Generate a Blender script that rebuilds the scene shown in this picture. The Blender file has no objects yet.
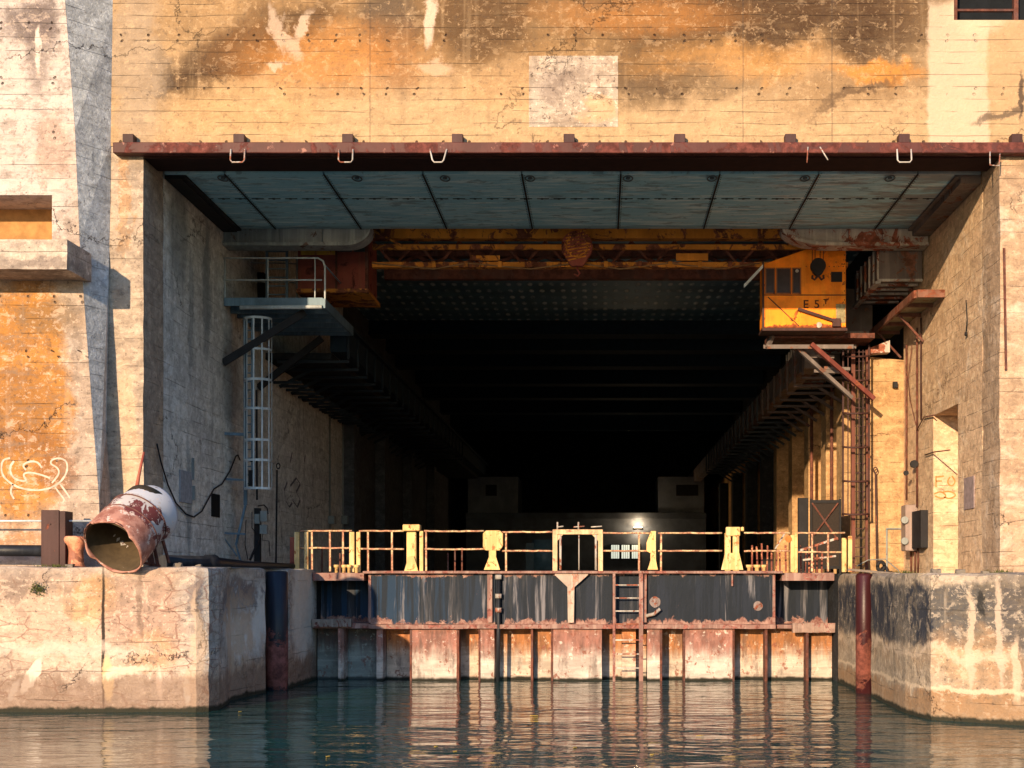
import bpy, bmesh, math, random
from mathutils import Vector, Matrix, noise as mnoise
random.seed(7)
sc = bpy.context.scene
R = math.radians
# ---------------------------------------------------------------- camera, light, exposure
F, VX, VY, CH = 1400.0, 600.0, 577.5, 2.8
cam = bpy.data.cameras.new('camera'); co = bpy.data.objects.new('camera', cam)
sc.collection.objects.link(co); sc.camera = co
co.location = (0, 0, CH); co.rotation_euler = (R(90), 0, 0)
cam.sensor_width = 36; cam.lens = F/1024*36
cam.shift_x = -(VX-512)/1024; cam.shift_y = (VY-384)/1024
cam.clip_start = .1; cam.clip_end = 3000
SUN_AZ, SUN_EL = 19.0, 12.5
w = bpy.data.worlds.new('World'); sc.world = w; w.use_nodes = True
nt = w.node_tree; bg = nt.nodes['Background']
sky = nt.nodes.new('ShaderNodeTexSky'); sky.sky_type = 'NISHITA'; sky.sun_disc = False
sky.sun_elevation = R(SUN_EL); sky.sun_rotation = R(180+SUN_AZ)
sky.air_density = 1.6; sky.dust_density = .25; sky.ozone_density = 4.0
tint = nt.nodes.new('ShaderNodeMix'); tint.data_type = 'RGBA'; tint.blend_type = 'MULTIPLY'; tint.inputs[0].default_value = 1
tint.inputs[7].default_value = (1.0, 1.08, 1.36, 1)     # cool white balance of the sky light
nt.links.new(sky.outputs[0], tint.inputs[6]); nt.links.new(tint.outputs[2], bg.inputs[0]); bg.inputs[1].default_value = .15
sl = bpy.data.lights.new('sun', 'SUN'); so = bpy.data.objects.new('sun', sl); sc.collection.objects.link(so)
sl.energy = 4.4; sl.angle = R(.55); sl.color = (1.0, .735, .455)
d = Vector((math.sin(R(SUN_AZ))*math.cos(R(SUN_EL)), math.cos(R(SUN_AZ))*math.cos(R(SUN_EL)), -math.sin(R(SUN_EL))))
so.rotation_euler = d.to_track_quat('-Z', 'Y').to_euler(); so.location = (-20, -60, 30)
sc.view_settings.view_transform = 'Standard'; sc.view_settings.look = 'None'
sc.view_settings.exposure = .84; sc.view_settings.gamma = 1
sc.cycles.max_bounces = 6; sc.cycles.diffuse_bounces = 3

def P(x, y, Y): return Vector(((x-VX)*Y/F, Y, CH+(VY-y)*Y/F))
def XP(x, Y): return (x-VX)*Y/F
def ZP(y, Y): return CH+(VY-y)*Y/F

# ---------------------------------------------------------------- node helper
class Mat:
    def __init__(s, name, rough=.85, metal=0):
        s.m = bpy.data.materials.new(name); s.m.use_nodes = True
        s.nt = s.m.node_tree; s.b = s.nt.nodes['Principled BSDF']
        s.b.inputs['Specular IOR Level'].default_value = .22; s.b.inputs['Roughness'].default_value = rough; s.b.inputs['Metallic'].default_value = metal
        s.pos = s.nt.nodes.new('ShaderNodeNewGeometry').outputs['Position']
        sp = s.nt.nodes.new('ShaderNodeSeparateXYZ'); s.nt.links.new(s.pos, sp.inputs[0])
        s.x, s.y, s.z = sp.outputs
        s._w = None
    def set(s, sock, v):
        if isinstance(v, bpy.types.NodeSocket): s.nt.links.new(v, sock)
        elif isinstance(v, (tuple, list)) and sock.type == 'RGBA' and len(v) == 3: sock.default_value = (*v, 1)
        else: sock.default_value = v
    def ma(s, op, a, b=0.0, c=None, clamp=False):
        n = s.nt.nodes.new('ShaderNodeMath'); n.operation = op; n.use_clamp = clamp
        s.set(n.inputs[0], a); s.set(n.inputs[1], b)
        if c is not None: s.set(n.inputs[2], c)
        return n.outputs[0]
    def vm(s, op, a, b):
        n = s.nt.nodes.new('ShaderNodeVectorMath'); n.operation = op
        s.set(n.inputs[0], a); s.set(n.inputs[1], b)
        return n.outputs['Value'] if op in ('LENGTH', 'DISTANCE') else n.outputs[0]
    def sc(s, v, off=(0, 0, 0)):
        q = s.vm('MULTIPLY', s.pos, v)
        return s.vm('ADD', q, off) if any(off) else q
    def noise(s, scale=(1, 1, 1), detail=5, rough=.55, dist=0, off=(0, 0, 0), color=False):
        n = s.nt.nodes.new('ShaderNodeTexNoise'); s.set(n.inputs['Vector'], s.sc(scale, off))
        n.inputs['Scale'].default_value = 1; n.inputs['Detail'].default_value = detail
        n.inputs['Roughness'].default_value = rough; n.inputs['Distortion'].default_value = dist
        return n.outputs['Color' if color else 'Fac']
    def ramp(s, v, a, b, lo=0.0, hi=1.0):
        n = s.nt.nodes.new('ShaderNodeMapRange'); n.interpolation_type = 'SMOOTHSTEP'
        s.set(n.inputs[0], v); n.inputs[1].default_value = a; n.inputs[2].default_value = b
        n.inputs[3].default_value = lo; n.inputs[4].default_value = hi
        return n.outputs[0]
    def mix(s, f, a, b, mode='MIX'):
        n = s.nt.nodes.new('ShaderNodeMix'); n.data_type = 'RGBA'; n.blend_type = mode
        s.set(n.inputs[0], f); s.set(n.inputs[6], a); s.set(n.inputs[7], b)
        return n.outputs[2]
    def mul(s, a, b): return s.ma('MULTIPLY', a, b)
    def warp(s):       # vector offset used to roughen blob outlines
        if s._w is None:
            a = s.noise((.9, .9, .9), 7, .68, .6, color=True)
            a2 = s.noise((4.2, 4.2, 3.2), 6, .7, .3, off=(3, 1, 4), color=True)
            s._w = s.vm('ADD', s.vm('SUBTRACT', a, (.5, .5, .5)), s.vm('MULTIPLY', s.vm('SUBTRACT', a2, (.5, .5, .5)), (.35, .35, .35)))
        return s._w
    def blob(s, col, c, rad, color, alpha=1, edge=.35, rot=0, jag=1.2, mode='MIX', plane='XZ', box=False):
        p = s.vm('SUBTRACT', s.vm('ADD', s.pos, s.vm('MULTIPLY', s.warp(), (jag,)*3)), tuple(c))
        q = s.nt.nodes.new('ShaderNodeSeparateXYZ'); s.set(q.inputs[0], p)
        u = q.outputs[0 if plane == 'XZ' else 1]; v = q.outputs[2]
        ca, sa = math.cos(rot), math.sin(rot)
        uu = s.ma('ADD', s.mul(u, ca/rad[0]), s.mul(v, sa/rad[0]))
        vv = s.ma('ADD', s.mul(u, -sa/rad[1]), s.mul(v, ca/rad[1]))
        dd = s.ma('MAXIMUM', s.ma('ABSOLUTE', uu), s.ma('ABSOLUTE', vv)) if box else s.ma('SQRT', s.ma('ADD', s.mul(uu, uu), s.mul(vv, vv)))
        f = s.ramp(dd, 1+edge, 1-edge, 0, alpha)
        return s.mix(f, col, color, mode)
    def cracks(s, scale, width, distort=.5, off=(0, 0, 0)):
        n = s.nt.nodes.new('ShaderNodeTexVoronoi'); n.feature = 'DISTANCE_TO_EDGE'
        v = s.vm('ADD', s.sc(scale, off), s.vm('MULTIPLY', s.warp(), (distort,)*3))
        s.set(n.inputs['Vector'], v); n.inputs['Scale'].default_value = 1
        return s.ramp(n.outputs['Distance'], width, width*.25)
    def bump(s, h, strength=.5, dist=.03, prev=None):
        n = s.nt.nodes.new('ShaderNodeBump'); n.inputs['Strength'].default_value = strength
        n.inputs['Distance'].default_value = dist; s.set(n.inputs['Height'], h)
        if prev is not None: s.set(n.inputs['Normal'], prev)
        return n.outputs[0]
    def out(s, col=None, rough=None, normal=None, metal=None):
        if col is not None: s.set(s.b.inputs['Base Color'], col)
        if rough is not None: s.set(s.b.inputs['Roughness'], rough)
        if normal is not None: s.set(s.b.inputs['Normal'], normal)
        if metal is not None: s.set(s.b.inputs['Metallic'], metal)
        return s.m

def concrete(name, c1, c2, board=.27, line=.45, streak=.35, speck=.5, crack=.35, bolts=False,
             blobs=(), late=(), tide=None, plane='XZ', pale=None, joints=None, blocks=None, topdirt=None, mot=1.0):
    m = Mat(name, .9)
    big = m.ramp(m.noise((.22, .22, .3), 6, .6, .8), .36, .64)
    col = m.mix(big, c1, c2)
    med = m.ramp(m.noise((1.3, 1.3, 1.8), 8, .68, .5, off=(3, 7, 1)), .42, .7, 0, .55)
    col = m.mix(med, col, tuple(v*.62 for v in c2))
    if pale:
        col = m.mix(m.ramp(m.noise((.6, .6, .8), 8, .7, 1, off=(9, 2, 5)), .52, .66, 0, .7), col, pale)
    for b in blobs: col = m.blob(col, *b[:4], **(b[4] if len(b) > 4 else {}))
    if blocks:
        c = m.cracks((blocks[0], blocks[0], blocks[1]), .05, .5)
        c = m.mul(c, m.ramp(m.noise((.5, .5, .7), 3, .5, off=(1, 8, 3)), .42, .5, 0, .55))
        col = m.mix(c, col, blocks[2])
    # run-off streaks
    st = m.noise((2.6, 2.6, .16), 7, .65, .3)
    col = m.mix(m.ramp(st, .5, .78, 0, streak), col, tuple(v*.3 for v in c1))
    st2 = m.noise((5, 5, .3), 5, .6, .2, off=(5, 5, 5))
    col = m.mix(m.ramp(st2, .56, .72, 0, streak*.6), col, tuple(min(1, v*1.45) for v in c1))
    # formwork board lines
    zz = m.ma('ADD', m.z, m.mul(m.noise((.35, .35, .9), 3), .16))
    fr = m.ma('ABSOLUTE', m.ma('SUBTRACT', m.ma('FRACT', m.ma('DIVIDE', zz, board)), .5))
    ln = m.ramp(fr, .024/board*.3, .0)
    ln = m.mul(ln, m.ramp(m.noise((.8, .8, 4), 4, .6, off=(2, 2, 2)), .44, .6, .0, 1))
    bid = m.ma('FLOOR', m.ma('ADD', m.ma('DIVIDE', zz, board), .5))
    wn = m.nt.nodes.new('ShaderNodeTexWhiteNoise'); wn.noise_dimensions = '1D'; m.set(wn.inputs['W'], bid)
    col = m.mix(.16, col, m.mix(wn.outputs['Value'], (.35, .32, .3), (1, 1, 1)), 'MULTIPLY')
    col = m.mix(m.mul(ln, line), col, (.06, .045, .035))
    hgt = m.mul(ln, -1.0)
    if joints:
        for jx in joints:
            src = m.x if plane == 'XZ' else m.y
            dj = m.ma('ABSOLUTE', m.ma('SUBTRACT', m.ma('ADD', src, m.mul(m.noise((1, 1, 1.4), 3), .03)), jx+.015))
            col = m.mix(m.ramp(dj, .025, .005, 0, .4), col, (.05, .04, .035))
    if bolts:
        src = m.x if plane == 'XZ' else m.y
        bx = m.ma('SUBTRACT', m.ma('FRACT', m.ma('DIVIDE', m.ma('ADD', src, m.mul(m.noise((.7, .7, 2.4), 1), .5)), .6)), .5)
        bx = m.ma('SUBTRACT', m.ma('ABSOLUTE', m.mul(bx, .6)), .0)
        bz = m.ma('SUBTRACT', m.ma('FRACT', m.ma('DIVIDE', m.ma('ADD', m.z, bolts), 1.2)), .5)
        bz = m.ma('SUBTRACT', m.ma('ABSOLUTE', m.mul(bz, 1.2)), .065)
        dd = m.ma('SQRT', m.ma('ADD', m.mul(bx, bx), m.mul(bz, bz)))
        bm_ = m.mul(m.ramp(dd, .034, .02), m.ramp(m.noise((1.7, 1.7, 1.7), 1, off=(4, 4, 4)), .46, .50))
        col = m.mix(m.mul(bm_, .85), col, (.03, .015, .01)); hgt = m.ma('SUBTRACT', hgt, m.mul(bm_, 2))
    # mottling at two sizes
    mt = m.noise((3.2, 3.2, 4.5), 9, .74, .4, off=(11, 3, 8))
    col = m.mix(m.ramp(mt, .525, .575, 0, .40*mot), col, tuple(v*.42 for v in c2))
    col = m.mix(m.ramp(mt, .455, .41, 0, .34*mot), col, tuple(min(1, v*1.5+.02) for v in c1))
    mt2 = m.noise((1.2, 1.2, 9), 7, .72, .2, off=(4, 13, 8))
    col = m.mix(m.ramp(mt2, .54, .60, 0, .34*mot), col, tuple(v*.5 for v in c1))
    # pits and specks
    sp = m.noise((9, 9, 9), 5, .75)
    col = m.mix(m.ramp(sp, .575, .64, 0, speck), col, (.07, .05, .04))
    col = m.mix(m.ramp(sp, .42, .35, 0, speck*.8), col, tuple(min(1, v*1.6) for v in c1))
    ck = m.mul(m.cracks((.22, .22, .3), .0035, .35), m.ramp(m.noise((.3, .3, .3), 2, off=(7, 1, 3)), .50, .56))
    col = m.mix(m.mul(ck, crack*2 if crack < .5 else 1.0), col, (.03, .022, .02))
    for b in late: col = m.blob(col, *b[:4], **(b[4] if len(b) > 4 else {}))
    if topdirt:
        t = m.ramp(m.ma('ADD', m.z, m.mul(m.noise((3, 3, .8), 5), .6)), topdirt[0], topdirt[0]+.45, 0, topdirt[2])
        col = m.mix(t, col, topdirt[1])
    if tide:
        zt = m.ma('ADD', m.z, m.mul(m.noise((2.2, 2.2, .6), 8, .7), 1.0))
        col = m.mix(m.ramp(zt, tide[0]+.32, tide[0]+.12, 0, .62), col, tide[1])
        col = m.mix(m.ramp(m.ma('ADD', m.z, m.mul(m.noise((2, 2, 2), 6, .7), .24)), .26, .18), col, (.03, .028, .018))
    hgt = m.ma('ADD', hgt, m.mul(m.noise((6, 6, 7), 8, .7), 1.6))
    hgt = m.ma('SUBTRACT', hgt, m.mul(ck, 1.5))
    nrm = m.bump(hgt, .9, .03)
    nrm = m.bump(m.noise((1, 1, 1.3), 4), .4, .08, nrm)
    return m.out(col, None, nrm)

def metal(name, paint, rust=(.10, .030, .016), rustamt=.5, rough=.55, streak=.3, streakcol=None, scale=1.0, bright=None, metalness=0.0, zrust=None, fine=1.0):
    """painted steel that flakes to rust"""
    m = Mat(name, rough)
    p2 = tuple(v*.7 for v in paint)
    col = m.mix(m.ramp(m.noise((1.1*scale,)*3, 5, .6), .35, .65), paint, p2)
    sk = streakcol or tuple(min(1, v*1.8+.03) for v in paint)
    col = m.mix(m.ramp(m.noise((4.5*scale, 4.5*scale, .25*scale), 6, .62, .2), .46, .66, 0, streak), col, sk)
    rc = m.mix(m.ramp(m.noise((5*scale,)*3, 6, .7, off=(1, 2, 3)), .35, .68), rust, tuple(min(1, v*2.6) for v in rust))
    rn = m.noise((1.7*scale*fine, 1.7*scale*fine, 1.4*scale*fine), 9, .72, .8, off=(8, 3, 6))
    if zrust:   # rust heavier near given heights
        for z0, h in zrust:
            dz = m.ma('ABSOLUTE', m.ma('SUBTRACT', m.z, z0))
            rn = m.ma('ADD', rn, m.ramp(dz, h, 0, 0, .34))
    th = .72-rustamt*.38
    rm = m.ramp(rn, th, th+.035)
    col = m.mix(rm, col, rc)
    if bright: col = m.mix(m.ramp(m.noise((3*scale,)*3, 8, .75, off=(2, 9, 4)), .60, .63, 0, .9), col, bright)
    col = m.mix(m.ramp(m.noise((22*scale,)*3, 4, .7), .62, .72, 0, .5), col, (.02, .012, .01))
    h = m.ma('ADD', m.mul(rm, -.5), m.mul(m.noise((18*scale,)*3, 6, .7), .8))
    ro = m.mix(rm, (rough,)*3, (.9,)*3)
    return m.out(col, ro, m.bump(h, .5, .01), metalness)

def plain(name, c, rough=.8, metalness=0, var=.35, s=4):
    m = Mat(name, rough, metalness)
    n = m.ramp(m.noise((s, s, s), 6, .65), .3, .7)
    return m.out(m.mix(n, c, tuple(v*(1-var) for v in c)), None, m.bump(m.noise((s*4,)*3, 5), .3, .01))

# ---------------------------------------------------------------- mesh helper
class MB:
    def __init__(s): s.bm = bmesh.new()
    def face(s, vs):
        return s.bm.faces.new([s.bm.verts.new(v) for v in vs])
    def hexa(s, p):    # 4 bottom + 4 top points, same winding
        v = [s.bm.verts.new(q) for q in p]
        for f in ((3, 2, 1, 0), (4, 5, 6, 7), (0, 1, 5, 4), (1, 2, 6, 5), (2, 3, 7, 6), (3, 0, 4, 7)):
            s.bm.faces.new([v[i] for i in f])
        return s
    def box(s, x0, x1, y0, y1, z0, z1):
        return s.hexa([(x0, y0, z0), (x1, y0, z0), (x1, y1, z0), (x0, y1, z0), (x0, y0, z1), (x1, y0, z1), (x1, y1, z1), (x0, y1, z1)])
    def prism(s, pts, z0, z1):       # polygon in plan
        b = [s.bm.verts.new((x, y, z0)) for x, y in pts]; t = [s.bm.verts.new((x, y, z1)) for x, y in pts]
        n = len(pts)
        s.bm.faces.new(b[::-1]); s.bm.faces.new(t)
        for i in range(n): s.bm.faces.new([b[i], b[(i+1) % n], t[(i+1) % n], t[i]])
        return s
    def extr(s, pts, y0, y1):        # polygon in the x-z plane, pushed back along y
        b = [s.bm.verts.new((x, y0, z)) for x, z in pts]; t = [s.bm.verts.new((x, y1, z)) for x, z in pts]
        n = len(pts); s.bm.faces.new(b); s.bm.faces.new(t[::-1])
        for i in range(n): s.bm.faces.new([b[i], t[i], t[(i+1) % n], b[(i+1) % n]])
        return s
    def extrx(s, pts, x0, x1):       # polygon in the y-z plane
        b = [s.bm.verts.new((x0, y, z)) for y, z in pts]; t = [s.bm.verts.new((x1, y, z)) for y, z in pts]
        n = len(pts); s.bm.faces.new(b); s.bm.faces.new(t[::-1])
        for i in range(n): s.bm.faces.new([b[i], t[i], t[(i+1) % n], b[(i+1) % n]])
        return s
    def bar(s, a, b, w_, h=None, up=(0, 0, 1)):
        a = Vector(a); b = Vector(b); h = h or w_; dd = (b-a).normalized(); up = Vector(up)
        if abs(dd.dot(up)) > .95: up = Vector((0, 1, 0))
        sx = dd.cross(up).normalized()*w_/2; sz = sx.cross(dd).normalized()*h/2
        return s.hexa([a-sx-sz, a+sx-sz, b+sx-sz, b-sx-sz, a-sx+sz, a+sx+sz, b+sx+sz, b-sx+sz])
    def tube(s, pts, r, n=8, caps=True, rs=None, closed=False):
        pts = [Vector(p) for p in pts]; rings = []; N = len(pts); ref = None
        for i, p in enumerate(pts):
            if closed: t = (pts[(i+1) % N]-pts[i-1])
            else: t = (pts[min(i+1, N-1)]-pts[max(i-1, 0)])
            t.normalize()
            if ref is None: ref = Vector((0, 0, 1)) if abs(t.z) < .9 else Vector((0, 1, 0))
            u = t.cross(ref).normalized(); v = u.cross(t).normalized(); ref = v
            rr = rs[i] if rs else r
            rings.append([s.bm.verts.new(p+(u*math.cos(a)+v*math.sin(a))*rr) for a in [2*math.pi*k/n for k in range(n)]])
        for i in range(N if closed else N-1):
            A, B = rings[i], rings[(i+1) % N]
            for k in range(n):
                f = s.bm.faces.new([A[k], A[(k+1) % n], B[(k+1) % n], B[k]]); f.smooth = True
        if caps and not closed: s.bm.faces.new(rings[0][::-1]); s.bm.faces.new(rings[-1])
        return s
    def disc(s, c, axis, r, th, n=24):
        c = Vector(c); a = Vector(axis).normalized()
        return s.tube([c-a*th/2, c+a*th/2], r, n)
    def rough(s, size=.3, amp=.02, freq=2.0, seed=0, flt=None):
        for _ in range(7):
            es = [e for e in s.bm.edges if e.calc_length() > size*1.6]
            if not es: break
            bmesh.ops.subdivide_edges(s.bm, edges=es, cuts=1, use_grid_fill=True)
        bmesh.ops.triangulate(s.bm, faces=s.bm.faces)
        for v in s.bm.verts:
            k = amp if flt is None else amp*flt(v.co)
            q = mnoise.noise_vector(v.co*freq+Vector((seed,)*3))+.5*mnoise.noise_vector(v.co*freq*2.7+Vector((seed,)*3))
            v.co += q*k
        return s
    def bevel(s, w_, seg=1, flt=None):
        es = [e for e in s.bm.edges if flt is None or flt(e)]
        bmesh.ops.bevel(s.bm, geom=es, offset=w_, segments=seg, affect='EDGES', profile=.6)
        return s
    def build(s, name, mat, parent=None, fixn=True):
        if fixn: bmesh.ops.recalc_face_normals(s.bm, faces=s.bm.faces)
        if parent is not None:
            off = world_loc(parent); bmesh.ops.translate(s.bm, verts=s.bm.verts, vec=-off)
        me = bpy.data.meshes.new(name); s.bm.to_mesh(me); s.bm.free(); me.materials.append(mat)
        o = bpy.data.objects.new(name, me); sc.collection.objects.link(o)
        if parent is not None: o.parent = parent
        return o
def world_loc(o):
    v = Vector((0, 0, 0))
    while o is not None: v = v+o.location; o = o.parent
    return v
def thing(name, label, cat, loc, group=None):
    o = bpy.data.objects.new(name, None); sc.collection.objects.link(o)
    o.location = loc; o['label'] = label; o['category'] = cat; o.empty_display_size = .2
    if group: o['group'] = group
    return o
def tag(o, label, cat, group=None):
    o['label'] = label; o['category'] = cat
    if group: o['group'] = group
    # put the origin at the base of the thing
    me = o.data; vs = [v.co for v in me.vertices]
    c = Vector(((min(v.x for v in vs)+max(v.x for v in vs))/2, (min(v.y for v in vs)+max(v.y for v in vs))/2, min(v.z for v in vs)))
    me.transform(Matrix.Translation(-c)); o.location = c
    return o
def struct(o): o['kind'] = 'structure'; return o

# ---------------------------------------------------------------- layout numbers
YF, YS0, YS1, YG = 31.5, 32.95, 38.1, 38.0
XL, XR = -10.28, 9.0
ZS = 12.29
def C(x, y, Y=YF): return P(x, y, Y)
def bl(x, y, rx, ry, col, a=.8, Y=YF, **k):
    s_ = Y/F
    kw = dict(alpha=a); kw.update(k)
    return (C(x, y, Y), (rx*s_, ry*s_), col, a, {kk: vv for kk, vv in kw.items() if kk != 'alpha'})

# ---------------------------------------------------------------- materials
OCH = (.40, .215, .085); CRM = (.44, .30, .17)
BR = (.055, .028, .014); GR = (.06, .048, .04); WH = (.56, .42, .31)
facade_blobs = [
    bl(560, 10, 380, 55, (.27, .15, .06), .8, jag=2.0),
    bl(235, 55, 95, 24, BR, .88, rot=R(24), edge=.45), bl(300, 12, 50, 12, BR, .6, edge=.6), bl(700, 95, 60, 14, BR, .5, rot=R(10), edge=.7), bl(200, 80, 45, 12, BR, .6, rot=R(12)),
    bl(160, 72, 12, 24, GR, .5), bl(390, 25, 26, 52, GR, .75, rot=R(8), edge=.5), bl(402, 70, 9, 45, (.2, .13, .08), .45),
    bl(480, 18, 60, 40, BR, .75, edge=.5), bl(760, 8, 200, 38, BR, .92, edge=.5, jag=2.2), bl(645, 70, 46, 32, BR, .6, edge=.6),
    bl(880, 40, 48, 26, BR, .75, edge=.5), bl(850, 92, 80, 20, (.22, .12, .05), .6, rot=R(10), edge=.6),
    bl(740, 62, 90, 18, (.46, .22, .06), .6, edge=.6), bl(880, 72, 40, 12, (.52, .21, .035), .75),
    bl(330, 60, 90, 35, (.46, .19, .045), .7, edge=.6), bl(640, 15, 90, 18, (.42, .18, .05), .6, edge=.6),
    bl(560, 130, 480, 34, (.48, .325, .18), .7, edge=.5, jag=1.5), bl(255, 108, 80, 28, (.47, .29, .135), .65, edge=.5),
    bl(135, 70, 26, 90, (.36, .27, .19), .8, edge=.4), bl(700, 70, 18, 16, (.05, .03, .02), .3, edge=.9),
    bl(650, 95, 45, 9, (.10, .06, .03), .5, rot=R(18), edge=.7), bl(520, 90, 70, 20, (.48, .29, .14), .5),
]
facade_late = [
    bl(958, 80, 30, 78, (.56, .43, .31), .75, edge=.08, jag=.45, box=True), bl(1010, 40, 24, 120, (.48, .32, .18), .5, edge=.3),
    bl(985, 10, 30, 20, (.60, .46, .32), .6),
    bl(284, 30, 9, 28, WH, .6, rot=R(25), edge=.35, jag=1.4), bl(303, 22, 5, 16, WH, .7, rot=R(-20), jag=1),
    bl(429, 20, 6, 25, (.60, .46, .35), .85, edge=.3, jag=.7), bl(438, 66, 16, 7, (.54, .38, .26), .6, jag=1.1), bl(276, 62, 10, 6, WH, .7),
    bl(655, 78, 30, 8, (.05, .03, .02), .35, edge=.9, jag=2.5), bl(860, 92, 45, 4, (.10, .06, .035), .75, rot=R(20), edge=.6, jag=1.4),
    bl(1000, 112, 26, 3.5, (.10, .07, .05), .8, rot=R(20), edge=.4, jag=.8), bl(1020, 95, 3, 22, (.05, .035, .03), .85, jag=.8),
]
M_fac = concrete('facade_concrete', CRM, (.39, .25, .13), board=.27, line=.42, streak=.25, speck=.4, crack=.1, mot=.55, bolts=.06,
                 blobs=facade_blobs, late=facade_late, joints=[XP(370, YF), XP(743, YF), XP(832, YF)])
YB = 30.7
butt_blobs = [
    bl(30, 90, 60, 170, (.58, .50, .46), .8, YB, edge=.3), bl(30, 20, 24, 22, (.13, .10, .095), .85, YB), bl(38, 50, 12, 40, (.16, .12, .11), .65, YB, edge=.6),
    bl(38, 48, 3, 22, (.7, .6, .52), .9, YB, edge=.2, jag=.3), bl(55, 150, 20, 35, (.40, .24, .17), .6, YB),
    bl(25, 400, 46, 128, (.44, .19, .04), .95, YB, edge=.18, jag=1.3), bl(20, 440, 45, 14, (.22, .09, .03), .7, YB), bl(50, 320, 35, 16, (.22, .13, .06), .6, YB),
    bl(20, 405, 34, 22, (.24, .11, .04), .5, YB), bl(60, 470, 22, 20, (.24, .10, .04), .7, YB), bl(24, 545, 40, 10, (.45, .2, .06), .6, YB),
    bl(15, 375, 50, 5, (.16, .07, .03), .45, YB, edge=.7), bl(0, 345, 40, 9, (.30, .14, .05), .5, YB),
]
M_butt = concrete('buttress_concrete', (.46, .355, .28), (.40, .30, .23), board=.31, line=.5, streak=.3, speck=.5, crack=.45, bolts=.1,
                  blobs=butt_blobs, pale=(.55, .46, .40))
M_buttside = concrete('buttress_flank_concrete', (.54, .56, .57), (.42, .44, .46), board=.3, line=.4, streak=.5, speck=.5, crack=.5, plane='YZ')
M_pillL = concrete('pillar_concrete', (.46, .36, .27), (.40, .31, .24), board=.3, line=.25, streak=.5, speck=.5, pale=(.55, .46, .36),
                   blobs=[bl(124, 200, 6, 60, (.42, .22, .09), .6), bl(126, 440, 14, 70, (.60, .42, .27), .7)])
M_pillR = concrete('right_pillar_concrete', (.50, .35, .235), (.45, .30, .19), board=.3, line=.35, streak=.3, speck=.35, pale=(.64, .50, .38))
M_wallL = concrete('left_wall_concrete', (.74, .72, .66), (.62, .61, .58), board=.37, line=.75, streak=.6, speck=.45, crack=.5, plane='YZ',
                   pale=(.82, .82, .78), joints=[YS0, 36.0, 41.5, 47.0, 53.0, 60.0],
                   late=[((XL, 34.2, 11.2), (.8, 1.3), (.13, .15, .16), .55, dict(plane='YZ')), ((XL, 36.6, 10.4), (.35, 1.8), (.12, .15, .17), .6, dict(plane='YZ')),
                         ((XL, 35.2, 9.4), (.2, 1.6), (.12, .14, .15), .5, dict(plane='YZ')),
                         ((XL, 35.0, 4.6), (.25, 1.6), (.15, .19, .21), .6, dict(plane='YZ')), ((XL, 39.0, 8.3), (1.0, 1.2), (.13, .12, .11), .5, dict(plane='YZ'))])
M_wallR = concrete('right_wall_concrete', (.76, .52, .33), (.68, .45, .28), board=.37, line=.6, streak=.3, speck=.35, crack=.35, plane='YZ', pale=(.80, .62, .46),
                   joints=[YS0])
M_inR = concrete('inner_right_concrete', (.70, .38, .14), (.60, .31, .10), board=.6, line=.4, streak=.45, speck=.4, plane='YZ')
M_inP = concrete('inner_pier_concrete', (.52, .33, .17), (.44, .26, .12), board=.6, line=.3, streak=.4, speck=.4)
M_dark = concrete('bay_shade_concrete', (.030, .032, .036), (.022, .023, .026), board=.5, line=.3, streak=.3, speck=.3)  # near-black concrete, the deep shade of the bay put into its colour
M_back = plain('back_building_render', (.14, .16, .20), .9, var=.4, s=1)
yq = 29.1
quay_blobs = [
    bl(60, 585, 90, 18, (.36, .25, .19), .7, yq), bl(45, 630, 70, 36, (.56, .39, .29), .75, yq, edge=.3), bl(90, 600, 26, 22, (.55, .30, .12), .6, yq),
    bl(150, 620, 46, 40, (.40, .25, .19), .7, yq), bl(150, 655, 26, 20, (.50, .28, .15), .7, yq), bl(20, 585, 14, 14, (.22, .16, .13), .7, yq),
    bl(250, 600, 26, 60, (.33, .36, .38), .6, 32.5), bl(200, 600, 12, 50, (.42, .33, .27), .6, 30),
]
quay_late = [
    ((-8.3, 32.6, 1.9), (2.0, .95), (.70, .69, .66), .8, dict(plane='YZ', edge=.25)), ((-7.9, 37.0, 2.0), (1.2, 1.3), (.66, .63, .58), .7, dict(plane='YZ', edge=.25)),
    bl(103, 640, 1.7, 80, (.02, .015, .012), .95, yq, edge=.4, jag=.12),
    bl(32, 676, 5, 20, (.68, .56, .46), .95, yq, rot=R(-28), edge=.15, jag=.35), bl(15, 690, 3, 12, (.60, .5, .42), .8, yq, rot=R(-30), jag=.3), bl(108, 680, 6, 22, (.66, .46, .26), .9, yq, edge=.2, jag=.4),
    bl(125, 672, 22, 5, (.68, .54, .42), .85, yq, rot=R(14), edge=.3, jag=.7), bl(158, 682, 3, 14, (.66, .5, .4), .8, yq, jag=.25), bl(192, 690, 3, 14, (.6, .52, .44), .8, 29.4, jag=.25),
    bl(213, 600, 8, 22, (.025, .04, .08), .8, 30.3, edge=.5, jag=1.2), bl(212, 592, 4, 14, (.02, .03, .07), .9, 30.3, jag=1), bl(140, 605, 3, 40, (.12, .08, .06), .5, yq, jag=.6), bl(60, 652, 90, 7, (.62, .50, .42), .55, yq, edge=.5),
    bl(228, 640, 6, 60, (.55, .40, .28), .7, 31.6, edge=.5),
]
M_quayL = concrete('left_quay_concrete', (.50, .39, .30), (.42, .31, .24), board=.62, line=.35, streak=.35, speck=.6, crack=.6,
                   blobs=quay_blobs, late=quay_late, tide=(1.0, (.19, .115, .08)), pale=(.60, .48, .40), blocks=(1.7, 3.6, (.17, .06, .04)), topdirt=(3.05, (.34, .30, .27), .5))
yr = 27.3
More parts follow.
